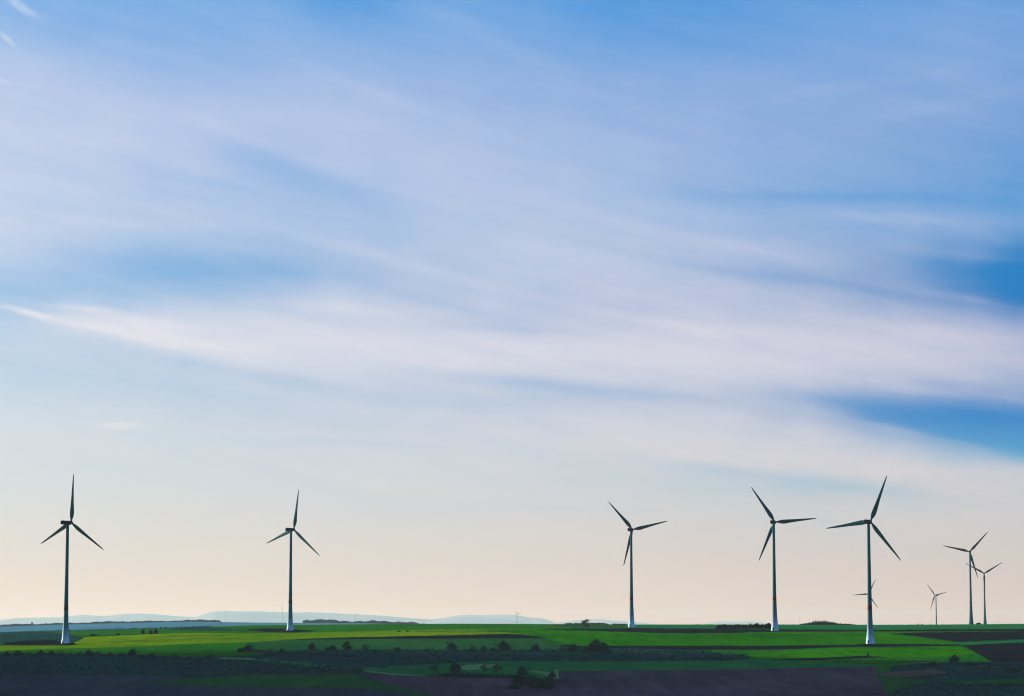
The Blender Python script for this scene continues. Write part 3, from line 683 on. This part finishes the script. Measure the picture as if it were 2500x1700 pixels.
def stripe_mesh(s):
    x = s * 1.585
    V = [(x, -6.3, -.45), (x + s * .04, -3.0, -.45), (x + s * .04, -3.0, .35), (x, -6.3, .35), (x - s * .3, -6.3, -.45), (x - s * .3, -3.0, -.45), (x - s * .3, -3.0, .35), (x - s * .3, -6.3, .35)]
    Q = [(0, 1, 2, 3), (0, 4, 5, 1), (3, 2, 6, 7), (0, 3, 7, 4), (1, 5, 6, 2)]
    me = quads('red_stripe', np.array(V, float), np.array(Q)); me.materials.append(M['red']); return me
STR = [stripe_mesh(-1), stripe_mesh(1)]
def hub_mesh():
    prof = [(2.92, 1.15), (3.2, 1.35), (4.2, 1.4), (4.9, 1.2), (5.5, .8), (5.85, .35), (5.95, .02)]
    n = 24; V = [(r * math.cos(2 * math.pi * k / n), y, r * math.sin(2 * math.pi * k / n)) for y, r in prof for k in range(n)]
    idx = np.arange(len(prof) * n).reshape(-1, n)
    Q = [(idx[i, k], idx[i + 1, k], idx[i + 1, (k + 1) % n], idx[i, (k + 1) % n]) for i in range(len(prof) - 1) for k in range(n)]
    me = quads('hub', np.array(V, float), np.array(Q)); me.materials.append(M['blade']); me.polygons.foreach_set('use_smooth', [True] * len(me.polygons)); return me
HB = hub_mesh()
def sensor_mesh():
    parts = [tube([(0, -6.2, 1.4), (0, -6.2, 2.9)], [.06, .05], 6), tube([(-.5, -6.2, 2.5), (.5, -6.2, 2.5)], [.05, .05], 6), tube([(.45, -5.4, 1.45), (.45, -5.4, 2.0)], [.16, .16], 8)]
    me = quads('wind_vane', *merge(parts)); me.materials.append(M['steel']); return me
SE = sensor_mesh()
def door_mesh():
    V, Q = [], []
    for k in range(7):
        a = R(-90 - 14 + k * 28 / 6)
        for zz in (0.9, 3.2):
            r = tr(zz) + 0.05; V.append((r * math.cos(a), r * math.sin(a), zz))
    for k in range(6): Q.append((2 * k, 2 * k + 2, 2 * k + 3, 2 * k + 1))
    me = quads('door', np.array(V, float), np.array(Q)); me.materials.append(M['nacelle']); return me
DR = door_mesh()
def steps_mesh():
    P = []
    for k in range(4):
        w_, y0, z0 = 0.6, -4.9 + k * .32, .2 * k
        P.append(boxv(-w_, w_, y0, -3.2, z0 - .4 if k == 0 else z0, z0 + .2 - .004))
    return merge(P)
def boxv(x0, x1, y0, y1, z0, z1):
    V = np.array([(x0, y0, z0), (x1, y0, z0), (x1, y1, z0), (x0, y1, z0), (x0, y0, z1), (x1, y0, z1), (x1, y1, z1), (x0, y1, z1)], float)
    Q = np.array([(0, 3, 2, 1), (4, 5, 6, 7), (0, 1, 5, 4), (1, 2, 6, 5), (2, 3, 7, 6), (3, 0, 4, 7)]); return V, Q
ST = quads('steps', *steps_mesh()); ST.materials.append(M['steel'])

def turbine(px, basepx, D, hub_y, psi, phi, label, detail=2, group='wind turbines on the plateau', s=1.0, band=True, basez=None, pale=True):
    """px: tower axis; D depth; hub_y: hub height row; psi: yaw away from the viewer; phi: first blade angle"""
    axis = at(px, 1415, D); x, y = axis.x, axis.y
    hubz = at(px, hub_y, D).z
    z = float(height(x, y)) if basez is None else basez
    e = bpy.data.objects.new('wind_turbine', None); C.objects.link(e); e.location = (x, y, z); e.empty_display_size = 5
    tag(e, label, 'wind turbine', group)
    top = hubz - z - 1.55 * s
    k = (top) / 98.0
    pr = [(zz * k, r * s) for zz, r in TP]
    def part(nm, me, m=None, sm_=True):
        if m: me.materials.append(m)
        if sm_: me.polygons.foreach_set('use_smooth', [True] * len(me.polygons))
        o = bpy.data.objects.new(nm, me); C.objects.link(o); o.parent = e; return o
    zb = 28.2 * k
    low = [p for p in pr if p[0] < zb]; low = [(-2.5, low[0][1])] + low + [(zb, tr(28.2) * s)]
    up = [(zb, tr(28.2) * s)] + [p for p in pr if p[0] > zb]
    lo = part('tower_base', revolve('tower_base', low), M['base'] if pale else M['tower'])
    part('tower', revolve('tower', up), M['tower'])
    if band:
        b0, b1 = (28.3, 31.2)
        bm_ = revolve('red_band', [((b0) * k, tr(b0) * s - .05), (b0 * k, tr(b0) * s + .035), (b1 * k, tr(b1) * s + .035), (b1 * k, tr(b1) * s - .05)])
        part('red_band', bm_, M['red'], False)
    if detail >= 2:
        for sc_ in (52, 76):
            part('flange', revolve('flange', [(sc_ * k - .12, tr(sc_) * s - .02), (sc_ * k - .1, tr(sc_) * s + .03), (sc_ * k + .1, tr(sc_) * s + .03), (sc_ * k + .12, tr(sc_) * s - .02)]), M['tower'], False)
        d = part('door', DR, None, False)
        for q in (d,): q.rotation_euler = (0, 0, R(-35))
        so = part('steps', ST, None, False); so.rotation_euler = (0, 0, R(-35))
    # head frame: +Y = rotor side
    yaw = Matrix.Rotation(-R(psi) - math.atan2(x, y), 4, 'Z'); tilt = Matrix.Rotation(R(5), 4, 'X')
    head = Matrix.Translation((0, 0, hubz - z)) @ yaw @ Matrix.Scale(s, 4)
    def hp(nm, me, mtx):
        o = bpy.data.objects.new(nm, me); C.objects.link(o); o.parent = e; o.matrix_local = mtx; return o
    na = hp('nacelle', NA, head)
    if detail >= 1:
        for sm_me in STR: o = bpy.data.objects.new('red_stripe', sm_me); C.objects.link(o); o.parent = na
        o = bpy.data.objects.new('wind_vane', SE); C.objects.link(o); o.parent = na
    hp('hub', HB, head @ tilt)
    for q in range(3):
        a = R(phi + 120 * q)
        # blade axis = cos(a) up + sin(a) right, coned 2.5 deg forward
        m_ = head @ tilt @ Matrix.Translation((0, 4.2, 0)) @ Matrix.Rotation(a, 4, 'Y') @ Matrix.Rotation(R(-1.6), 4, 'X')
        hp('blade', BL, m_)
    return e
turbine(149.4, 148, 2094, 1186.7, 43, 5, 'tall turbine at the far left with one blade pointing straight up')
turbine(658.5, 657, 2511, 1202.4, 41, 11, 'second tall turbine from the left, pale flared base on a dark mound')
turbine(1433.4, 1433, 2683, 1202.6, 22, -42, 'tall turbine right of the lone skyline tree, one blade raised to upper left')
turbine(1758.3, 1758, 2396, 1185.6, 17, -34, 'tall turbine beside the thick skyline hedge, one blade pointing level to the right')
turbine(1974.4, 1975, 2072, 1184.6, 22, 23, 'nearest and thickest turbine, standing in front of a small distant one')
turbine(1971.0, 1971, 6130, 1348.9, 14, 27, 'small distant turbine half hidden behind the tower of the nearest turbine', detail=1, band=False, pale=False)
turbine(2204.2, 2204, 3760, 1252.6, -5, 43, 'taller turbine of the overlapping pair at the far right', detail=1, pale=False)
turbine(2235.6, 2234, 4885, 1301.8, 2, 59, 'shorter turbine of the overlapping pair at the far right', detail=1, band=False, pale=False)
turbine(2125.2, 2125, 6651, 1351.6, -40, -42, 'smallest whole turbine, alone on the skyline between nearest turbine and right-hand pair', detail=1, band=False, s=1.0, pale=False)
turbine(1173.3, 1173, 15000, 1393.8, 29, -39, 'tiny faint turbine in the haze before the blue hills near the middle', detail=0, band=False, s=0.70, pale=False)

# earth pads at the feet of the two left turbines
def pad(px, D, rx, ry, h, label, m='darksoil'):
    x, y = at(px, 1415, D).x, D; z = float(height(x, y))
    ang = np.linspace(0, 2 * np.pi, 33)[:-1]
    rows = [(0, 1.0), (.35, .93), (.7, .8), (.93, .6), (1, .3), (1, .02)]
    V = []
    for hh, r in rows:
        for a in ang:
            gx, gy = x + math.cos(a) * rx * r, y + math.sin(a) * ry * r
            V.append((gx - x, gy - y, float(height(gx, gy)) - z + hh * h + (-0.6 if hh == 0 else 0)))
    idx = np.arange(len(rows) * 32).reshape(-1, 32)
    Q = [(idx[i, k], idx[i, (k + 1) % 32], idx[i + 1, (k + 1) % 32], idx[i + 1, k]) for i in range(len(rows) - 1) for k in range(32)]
    o = link('earth_mound', quads('earth_mound', np.array(V, float), np.array(Q)), M[m], smooth=True); o.location = (x, y, z)
    tag(o, label, 'mound')
pad(658.5, 2508, 12, 16, 1.6, 'low dark earth mound around the foot of the second turbine from the left')
pad(152, 2091, 9, 12, 1.2, 'low dark earth mound around the foot of the far left turbine')

# thin masts in the haze
def mast(px, top, D, label, arm=False, r=0.5, group='thin masts on the horizon'):
    b = at(px, 1415, D); x, y = b.x, b.y; zt = at(px, top, D).z; z = float(height(x, y))
    e = bpy.data.objects.new('mast', None); C.objects.link(e); e.location = (x, y, z); tag(e, label, 'mast', group)
    H = zt - z
    o = link('pole', quads('pole', *tube([(0, 0, -1), (0, 0, H * .6), (0, 0, H)], [r, r * .7, r * .35], 8)), M['steel'], e)
    parts = [tube([(-r * 3, 0, H * .92), (r * 3, 0, H * .92)], [r * .3, r * .3], 5)]
    if arm: parts = [tube([(-r * 9, 0, H * .90), (0, 0, H * .84), (r * 9, 0, H * .90)], [r * .4, r * .6, r * .4], 5), tube([(0, 0, H * .8), (0, 0, H * 1.12)], [r * .4, r * .2], 5)]
    link('crossarm', quads('crossarm', *merge(parts)), M['steel'], e)
mast(1814.6, 1401, 5200, 'thin mast left of the skyline copse', r=.3)
mast(1963, 1401, 5200, 'thin mast just left of the nearest turbine tower', r=.3)
mast(2115, 1404.6, 5200, 'thin mast just left of the smallest whole turbine', r=.3)
mast(2263, 1404.6, 5200, 'thin mast right of the far right turbine pair', r=.3)
mast(512, 1380, 15200, 'faint mast on the highest end of the pale blue hill', r=.9)
mast(640.3, 1373, 13500, 'faint taller mast with side arms just left of the second turbine tower', arm=True, r=1.0)
mast(807, 1391.5, 12500, 'faint short mast on the blue hill right of the second turbine', r=.8)

# ------------------------------------------------------------------ haze
HAZE_D = 1.6e-5
# the ground sheet is a disc of 88 km; the box encloses all of it
HAZE_TOP = 400.0; HAZE_FAR = 89000.0
hv = boxv(-HAZE_FAR, HAZE_FAR, -HAZE_FAR, HAZE_FAR, CZ - 60, CZ + HAZE_TOP)
hz = link('haze', quads('haze', *hv)); tag(hz, kind='stuff'); hz['label'] = 'thin bluish haze hanging over the whole plain'; hz['category'] = 'haze'
hm_ = bpy.data.materials.new('haze'); hm_.use_nodes = True; nt = hm_.node_tree
for n in list(nt.nodes):
    if n.type != 'OUTPUT_MATERIAL': nt.nodes.remove(n)
pv = nt.nodes.new('ShaderNodeVolumePrincipled'); pv.inputs['Color'].default_value = (0.50, 0.575, 0.57, 1); pv.inputs['Density'].default_value = HAZE_D
pv.inputs['Anisotropy'].default_value = 0.1
nt.links.new(pv.outputs[0], [n for n in nt.nodes if n.type == 'OUTPUT_MATERIAL'][0].inputs['Volume'])
hz.data.materials.append(hm_)

# ------------------------------------------------------------------ unseen clouds added left of the view to shade the valley
def added_cloud(cx, cy, cz, a, b, c, br, seed):
    nu, nv = 96, 40; r_ = np.random.default_rng(seed)
    ph = r_.uniform(0, 6.28, 12)
    V = []
    for i in range(nv + 1):
        th = math.pi * (0.002 + 0.996 * i / nv)
        for k in range(nu):
            f = 2 * math.pi * k / nu
            w_ = 1 + .10 * math.sin(3 * f + ph[0]) + .07 * math.sin(5 * f + ph[1]) + .05 * math.sin(9 * f + ph[2] + 2 * th) + .03 * math.sin(17 * f + ph[3]) + .02 * math.sin(31 * f + ph[4] + 3 * th)
            x = a * w_ * math.sin(th) * math.cos(f); y = b * w_ * math.sin(th) * math.sin(f)
            z = c * math.cos(th) * (1 + .3 * math.sin(x * .012 + ph[5]) * math.sin(y * .017 + ph[6])) * (0.55 if th > math.pi / 2 else 1)
            V.append((x * math.cos(br) - y * math.sin(br), x * math.sin(br) + y * math.cos(br), z))
    idx = np.arange((nv + 1) * nu).reshape(nv + 1, nu)
    Q = [(idx[i, k], idx[i + 1, k], idx[i + 1, (k + 1) % nu], idx[i, (k + 1) % nu]) for i in range(nv) for k in range(nu)]
    o = link('added_cloud', quads('added_cloud', np.array(V), np.array(Q)), M['added_cloud'], smooth=True); o.location = (cx, cy, cz); tag(o, kind='stuff')
M['added_cloud'] = simple_mat('added_cloud', (0.8, 0.8, 0.8), 1.0, 0.0, 0.02, 0.01)
# shadow centres on the ground -> position along the sun's bearing at cloud height
def added_cloud_over(gx, gy, H, a, b, br, seed):
    k_ = (H - 20) / math.tan(SUN_EL)
    added_cloud(gx + math.sin(SUN_AZ) * k_, gy + math.cos(SUN_AZ) * k_, H, a, b, 26, br, seed)
SUN_AZ, SUN_EL = R(-62), R(11)      # bearing from the line of sight (negative = left), elevation
added_cloud_over(-80, 1500, 640, 760, 350, R(-3), 1)
added_cloud_over(420, 1440, 700, 420, 330, R(-8), 2)
added_cloud_over(-500, 1180, 670, 700, 330, R(5), 3)

# ------------------------------------------------------------------ sun and sky
SUN_AZ, SUN_EL = R(-62), R(11)      # bearing from the line of sight (negative = left), elevation
sd = Vector((math.sin(SUN_AZ) * math.cos(SUN_EL), math.cos(SUN_AZ) * math.cos(SUN_EL), math.sin(SUN_EL)))
sl = bpy.data.lights.new('sun', 'SUN'); sl.energy = 4.6; sl.angle = R(0.6); sl.color = (1.0, 0.90, 0.74)
so = bpy.data.objects.new('sun', sl); C.objects.link(so); so.rotation_euler = (-sd).to_track_quat('-Z', 'Y').to_euler(); so.location = (0, 0, 400)
EXPOSURE = 1.5
scene.view_settings.view_transform = 'Standard'; scene.view_settings.look = 'None'; scene.view_settings.gamma = 1
scene.view_settings.use_curve_mapping = False; scene.view_settings.exposure = EXPOSURE
scene.cycles.filter_width = 1.1; scene.cycles.max_bounces = 6; scene.cycles.volume_bounces = 1

W = bpy.data.worlds.new('World'); scene.world = W; W.use_nodes = True
nt = W.node_tree; L = nt.links; bg = nt.nodes['Background']
NIS = 0.06
sky = nt.nodes.new('ShaderNodeTexSky'); sky.sky_type = 'NISHITA'; sky.sun_disc = False
sky.sun_elevation = SUN_EL; sky.sun_rotation = SUN_AZ; sky.altitude = 200; sky.air_density = 1.0; sky.dust_density = 1.0; sky.ozone_density = 1.5
bg.inputs['Strength'].default_value = NIS

def mth(op, a, b=None, c=None, clamp=False):
    n = nt.nodes.new('ShaderNodeMath'); n.operation = op; n.use_clamp = clamp
    for i, v in enumerate((a, b, c)):
        if v is None: continue
        if isinstance(v, (int, float)): n.inputs[i].default_value = v
        else: L.new(v, n.inputs[i])
    return n.outputs[0]
def s2l(c): return tuple((x / 255 / 12.92) if x / 255 <= .04045 else ((x / 255 + .055) / 1.055) ** 2.4 for x in c)
tc = nt.nodes.new('ShaderNodeTexCoord'); sp = nt.nodes.new('ShaderNodeSeparateXYZ'); L.new(tc.outputs['Generated'], sp.inputs[0])
az = mth('ARCTAN2', sp.outputs[0], sp.outputs[1])                       # bearing
el = mth('ARCSINE', sp.outputs[2])                                     # elevation
# sky coordinates in hundredths of a degree-ish units: u grows to the right, v grows downward, v = 1415 at the horizon
U0 = mth('MULTIPLY_ADD', az, F_PX, 1162.0)
V0 = mth('MULTIPLY_ADD', el, -F_PX * 1.0, 1415.0)
def noise(u, v, su, sv, det=4, off=0.0, rough=.55):
    cb = nt.nodes.new('ShaderNodeCombineXYZ'); L.new(mth('MULTIPLY', u, su), cb.inputs[0]); L.new(mth('MULTIPLY', v, sv), cb.inputs[1]); cb.inputs[2].default_value = off
    n = nt.nodes.new('ShaderNodeTexNoise'); n.inputs['Scale'].default_value = 1; n.inputs['Detail'].default_value = det; n.inputs['Roughness'].default_value = rough
    L.new(cb.outputs[0], n.inputs['Vector']); return n.outputs[0]
# streak frame: the veil runs down to the right
ca, sa = math.cos(R(13)), math.sin(R(13))
us = mth('ADD', mth('MULTIPLY', U0, ca), mth('MULTIPLY', V0, sa))
vs = mth('SUBTRACT', mth('MULTIPLY', V0, ca), mth('MULTIPLY', U0, sa))
w1 = noise(us, vs, 1 / 700, 1 / 170, 4, 3.1)
w2 = noise(us, vs, 1 / 500, 1 / 120, 4, 9.7)
U = mth('MULTIPLY_ADD', mth('SUBTRACT', w1, .5), 130.0, U0)
V = mth('MULTIPLY_ADD', mth('SUBTRACT', w2, .5), 50.0, V0)
UW = mth('MULTIPLY_ADD', mth('SUBTRACT', w1, .5), 90.0, U0); VW = mth('MULTIPLY_ADD', mth('SUBTRACT', w2, .5), 34.0, V0)
ROWU = [-300, 0, 200, 400, 600, 800, 1000, 1200, 1400, 1600, 1800, 2000, 2200, 2324, 2600]
HAZE_LIN = (0.60, 0.705, 0.70)      # colour the haze settles to along the horizon, as displayed
COVER = [
 (-1500,[.3,.3,.2,.3,.4,.2,.3,.4,.2,.3,.3,.2,.3,.3,.3]),
 (-200, [.5,.45,.3,.35,.3,.1,.2,.2,.15,.1,.15,.25,.3,.2,.2]),
 (0,    [.5,.48,.46,.46,.42,.08,.38,.28,.10,.12,.20,.28,.38,.32,.22]),
 (100,  [.6,.60,.48,.48,.54,.42,.48,.36,.28,.28,.34,.42,.52,.44,.3]),
 (180,  [.8,.82,.68,.58,.66,.68,.60,.54,.52,.50,.48,.50,.56,.50,.34]),
 (260,  [.88,.90,.88,.84,.88,.84,.74,.64,.60,.56,.52,.50,.50,.42,.3]),
 (350,  [.88,.90,.90,.84,.66,.86,.88,.78,.68,.60,.54,.46,.40,.32,.2]),
 (440,  [.88,.90,.84,.74,.66,.70,.88,.88,.76,.60,.46,.40,.34,.24,.14]),
 (520,  [.88,.90,.80,.70,.66,.70,.80,.88,.84,.72,.58,.52,.46,.36,.2]),
 (580,  [.78,.74,.60,.50,.52,.64,.76,.88,.86,.76,.64,.52,.34,.14,.05]),
 (630,  [.56,.46,.38,.32,.34,.56,.70,.82,.86,.76,.60,.42,.20,.02,.0]),
 (670,  [.4,.34,.34,.38,.50,.70,.66,.68,.82,.80,.66,.46,.20,.0,.0]),
 (705,  [.45,.42,.48,.56,.64,.78,.76,.66,.76,.82,.74,.56,.32,.10,.1]),
 (745,  [.50,.48,.82,.84,.82,.80,.72,.70,.80,.86,.84,.72,.56,.40,.3]),
 (785,  [.52,.50,.60,.90,.94,.92,.88,.88,.90,.90,.90,.86,.76,.68,.6]),
 (830,  [.58,.54,.50,.56,.80,.92,.94,.94,.92,.92,.92,.90,.84,.76,.7]),
 (870,  [.62,.58,.56,.54,.60,.74,.76,.78,.88,.88,.80,.72,.68,.62,.5]),
 (910,  [.68,.66,.64,.60,.62,.68,.68,.60,.70,.72,.58,.32,.26,.34,.3]),
 (955,  [.76,.74,.72,.68,.68,.70,.76,.80,.88,.84,.62,.22,.02,.08,.1]),
 (1000, [.82,.80,.78,.76,.76,.76,.80,.88,.96,.96,.88,.46,.12,.02,.1]),
 (1040, [.82,.82,.80,.78,.76,.78,.80,.84,.88,.96,.98,.84,.46,.22,.2]),
 (1080, [.80,.80,.80,.78,.76,.80,.80,.80,.76,.70,.88,.98,.88,.76,.7]),
 (1115, [.80,.80,.80,.78,.76,.80,.82,.80,.76,.60,.58,.74,.92,.90,.8]),
 (1160, [.82,.82,.82,.80,.80,.72,.76,.82,.80,.78,.74,.76,.84,.88,.8]),
 (1260, [.88,.88,.88,.88,.88,.88,.88,.88,.88,.88,.88,.88,.88,.88,.88]),
 (1415, [.9]*15)]
u01 = mth('MULTIPLY_ADD', U, 1 / 2900.0, 300 / 2900.0, clamp=True)
def ramp(fac, stops, interp='LINEAR'):
    n = nt.nodes.new('ShaderNodeValToRGB'); cr = n.color_ramp; cr.interpolation = interp
    while len(cr.elements) > 1: cr.elements.remove(cr.elements[-1])
    cr.elements[0].position = stops[0][0]; cr.elements[0].color = (*stops[0][1], 1)
    for p, c in stops[1:]:
        e = cr.elements.new(p); e.color = (*c, 1)
    L.new(fac, n.inputs[0]); return n.outputs[0]
cov = None; pv_ = None
for v, row in COVER:
    rr_ = ramp(u01, [((u + 300) / 2900.0, (c, c, c)) for u, c in zip(ROWU, row)], 'B_SPLINE' if False else 'EASE')
    if cov is None: cov = rr_
    else:
        t = mth('DIVIDE', mth('SUBTRACT', V, float(pv_)), float(v - pv_), clamp=True)
        mx = nt.nodes.new('ShaderNodeMix'); mx.data_type = 'FLOAT'; L.new(t, mx.inputs[0]); L.new(cov, mx.inputs[2]); L.new(rr_, mx.inputs[3]); cov = mx.outputs[0]
    pv_ = v
# fibrous detail of the cirrus
f1 = noise(us, vs, 1 / 420, 1 / 46, 6, 1.3, .6)
f2 = noise(us, vs, 1 / 130, 1 / 30, 4, 5.3, .6)
f3 = noise(U0, V0, 1 / 120, 1 / 75, 5, 2.9, .62)
cov = mth('ADD', cov, mth('MULTIPLY', mth('SUBTRACT', f1, .5), .36))
cov = mth('ADD', cov, mth('MULTIPLY', mth('SUBTRACT', f2, .5), .08))
cov = mth('ADD', cov, mth('MULTIPLY', mth('SUBTRACT', f3, .5), .16))
# small bright wisps: centre, half sizes, tilt (deg, down to the right), strength
WISPS = [(40, 47, 36, 8, 30, 1.3), (14, 24, 26, 7, 50, 1.1), (8, 118, 20, 5, 38, 1.2), (2, 213, 14, 4, 20, .5), (120, 45, 22, 4, 30, .15), (225, 118, 26, 6, 20, .10), (168, 142, 14, 4, 30, .12),
         (88, 730, 56, 8, 13, .8), (14, 712, 55, 6, 9, .6), (190, 712, 60, 7, 4, .7), (300, 738, 130, 16, 8, .38), (215, 755, 50, 7, 5, .35), (330, 775, 150, 13, 11, .30), (480, 790, 180, 14, 8, .22), (272, 974, 40, 7, -3, 1.1), (285, 1003, 60, 4, 2, .08)]
wisp = None
wn = noise(us, vs, 1 / 60, 1 / 14, 4, 7.7, .65)
for (cx, cy, a, b, tl, st) in WISPS:
    c_, s_ = math.cos(R(tl)), math.sin(R(tl))
    dx = mth('SUBTRACT', U0, float(cx)); dy = mth('SUBTRACT', V0, float(cy))
    p = mth('MULTIPLY', mth('ADD', mth('MULTIPLY', dx, c_), mth('MULTIPLY', dy, s_)), 1.0 / a)
    q = mth('MULTIPLY', mth('SUBTRACT', mth('MULTIPLY', dy, c_), mth('MULTIPLY', dx, s_)), 1.0 / b)
    e_ = mth('MULTIPLY', mth('EXPONENT', mth('MULTIPLY', mth('ADD', mth('POWER', mth('ABSOLUTE', p), 2.0), mth('POWER', mth('ABSOLUTE', q), 2.0)), -1.0)), st)
    wisp = e_ if wisp is None else mth('ADD', wisp, e_)
wisp = mth('MULTIPLY', wisp, mth('MULTIPLY_ADD', wn, 2.2, -.1))
cov = mth('ADD', cov, mth('MULTIPLY', wisp, .5))
# broad streaks and gaps of the veil
STREAKS = [(640, 348, 230, 20, 19, .12), (700, 412, 240, 38, 19, -.18), (1250, 880, 320, 17, 6, -.26), (2350, 655, 260, 64, 8, -.18), (2140, 965, 320, 40, 12, -.20), (1980, 930, 260, 18, 10, -.10),
  (2250, 1012, 190, 20, 13, -.16), (2200, 905, 160, 12, 6, .14), (2050, 985, 150, 10, 14, .12), (2240, 600, 150, 12, 6, .12), (2180, 690, 170, 12, 10, .12), (1900, 458, 360, 15, 2, -.16), (2000, 508, 320, 17, 2, .14), (1800, 640, 330, 17, 9, -.18), (430, 606, 260, 34, 4, -.14), (1150, 112, 260, 26, 25, .14), (1830, 1098, 340, 15, 8, -.26),
  (1350, 800, 260, 30, 8, .10), (1650, 560, 240, 18, 10, .10), (300, 520, 240, 12, 3, .08), (900, 600, 260, 14, 14, .10), (1020, 690, 260, 13, 12, -.10), (700, 700, 160, 16, 6, .14), (560, 850, 300, 12, 10, -.12),
  (1500, 330, 300, 14, 10, .08), (1950, 210, 260, 14, -8, .10), (2150, 260, 200, 16, -10, .10), (420, 420, 160, 14, 8, -.10), (900, 230, 240, 16, 18, .10), (1060, 940, 300, 12, 3, .06), (780, 1010, 300, 12, 2, -.10),
  (1300, 1160, 300, 10, 3, -.10), (150, 1060, 240, 12, 0, -.06), (1560, 742, 280, 14, 7, .10), (1180, 745, 150, 10, 4, -.10), (2200, 770, 220, 20, 6, .14)]
strk = None
for (cx, cy, a, b, tl, st) in STREAKS:
    c_, s_ = math.cos(R(tl)), math.sin(R(tl))
    dx = mth('SUBTRACT', UW, float(cx)); dy = mth('SUBTRACT', VW, float(cy))
    p = mth('MULTIPLY', mth('ADD', mth('MULTIPLY', dx, c_), mth('MULTIPLY', dy, s_)), 1.0 / a)
    q = mth('MULTIPLY', mth('SUBTRACT', mth('MULTIPLY', dy, c_), mth('MULTIPLY', dx, s_)), 1.0 / b)
    e_ = mth('MULTIPLY', mth('EXPONENT', mth('MULTIPLY', mth('ADD', mth('MULTIPLY', p, p), mth('MULTIPLY', q, q)), -1.0)), st)
    strk = e_ if strk is None else mth('ADD', strk, e_)
cov = mth('ADD', cov, mth('MULTIPLY', strk, mth('MULTIPLY_ADD', f1, 1.4, .3)))
cov = mth('SMOOTH_MAX', cov, 0.0, 0.22)
cov = mth('SMOOTH_MIN', cov, 1.0, 0.12)
# the veil thins out overhead and behind
v01 = mth('MULTIPLY_ADD', V0, 1 / 1700.0, 285 / 1700.0, clamp=True)       # 0 = top of the view and above, 1 = horizon
def vp(v): return (v + 285) / 1700.0
K = 2 ** -EXPOSURE
HAZE_C = HAZE_LIN
def rampv(st):
    """stops are the sky as seen from the ground; the air inside the haze box adds its own share, so take it off"""
    vs_ = sorted(set([v for v, _ in st] + [1150, 1200, 1240, 1275, 1305, 1330, 1350, 1368, 1382, 1394, 1403, 1412]))
    vs_ = [v for v in vs_ if st[0][0] <= v <= st[-1][0]][:31]
    out = []
    for v in vs_:
        c = [np.interp(v, [q[0] for q in st], [s2l(q[1])[i] for q in st]) for i in range(3)]
        e = max((1415 - v) / F_PX, 1e-4)
        T = math.exp(-HAZE_D * min(HAZE_TOP / math.tan(e), HAZE_FAR))
        out.append((vp(v), tuple(max(0.0, (c[i] - (1 - T) * HAZE_C[i]) / T) * K / NIS for i in range(3))))
    return ramp(v01, out)
def mixc(f, a, b, mode='MIX'):
    n = nt.nodes.new('ShaderNodeMix'); n.data_type = 'RGBA'; n.blend_type = mode
    for s_, v in ((0, f), (6, a), (7, b)):
        if isinstance(v, (int, float)): n.inputs[s_].default_value = v
        elif isinstance(v, tuple): n.inputs[s_].default_value = (*v, 1)
        else: L.new(v, n.inputs[s_])
    return n.outputs[2]
CLR_L = [(-280, (50, 110, 185)), (0, (78, 156, 224)), (300, (100, 165, 226)), (610, (104, 174, 226)), (900, (160, 200, 226)), (1100, (200, 216, 222)), (1300, (222, 218, 206)), (1412, (236, 218, 200))]
CLR_R = [(-280, (40, 100, 180)), (0, (74, 148, 216)), (300, (90, 150, 212)), (500, (60, 148, 212)), (590, (0, 132, 198)), (700, (0, 126, 192)), (960, (0, 136, 200)), (1080, (110, 175, 208)), (1200, (170, 196, 208)), (1300, (204, 198, 194)), (1412, (216, 202, 192))]
CLD_L = [(-280, (150, 175, 215)), (0, (165, 198, 236)), (200, (196, 208, 234)), (500, (204, 214, 234)), (760, (229, 229, 236)), (900, (222, 226, 232)), (1100, (220, 224, 224)), (1250, (230, 222, 212)), (1412, (240, 222, 206))]
CLD_R = [(-280, (140, 170, 210)), (0, (150, 182, 226)), (200, (160, 182, 224)), (500, (172, 190, 222)), (760, (208, 206, 222)), (900, (206, 206, 220)), (1080, (212, 207, 210)), (1250, (212, 202, 198)), (1412, (220, 203, 192))]
side = mth('MULTIPLY_ADD', U0, 1 / 2324.0, 0.0, clamp=True)
clear = mixc(side, rampv(CLR_L), rampv(CLR_R)); added_cloud = mixc(side, rampv(CLD_L), rampv(CLD_R))  # clear sky, and the cirrus colour added over it
view = mixc(cov, clear, added_cloud)
# the physical sky carries everything away from this bank of cirrus
front = mth('MULTIPLY', mth('SUBTRACT', 1.0, mth('MULTIPLY', mth('SUBTRACT', mth('ABSOLUTE', az), R(16)), 1 / R(40), clamp=True)), 1.0)
up = mth('SUBTRACT', 1.0, mth('MULTIPLY', mth('SUBTRACT', el, R(17)), 1 / R(25), clamp=True))
wt = mth('MULTIPLY', front, up)
phys = mixc(1.0, sky.outputs[0], (0.80, 1.30, 1.70), 'MULTIPLY')
L.new(mixc(wt, phys, view), bg.inputs['Color'])
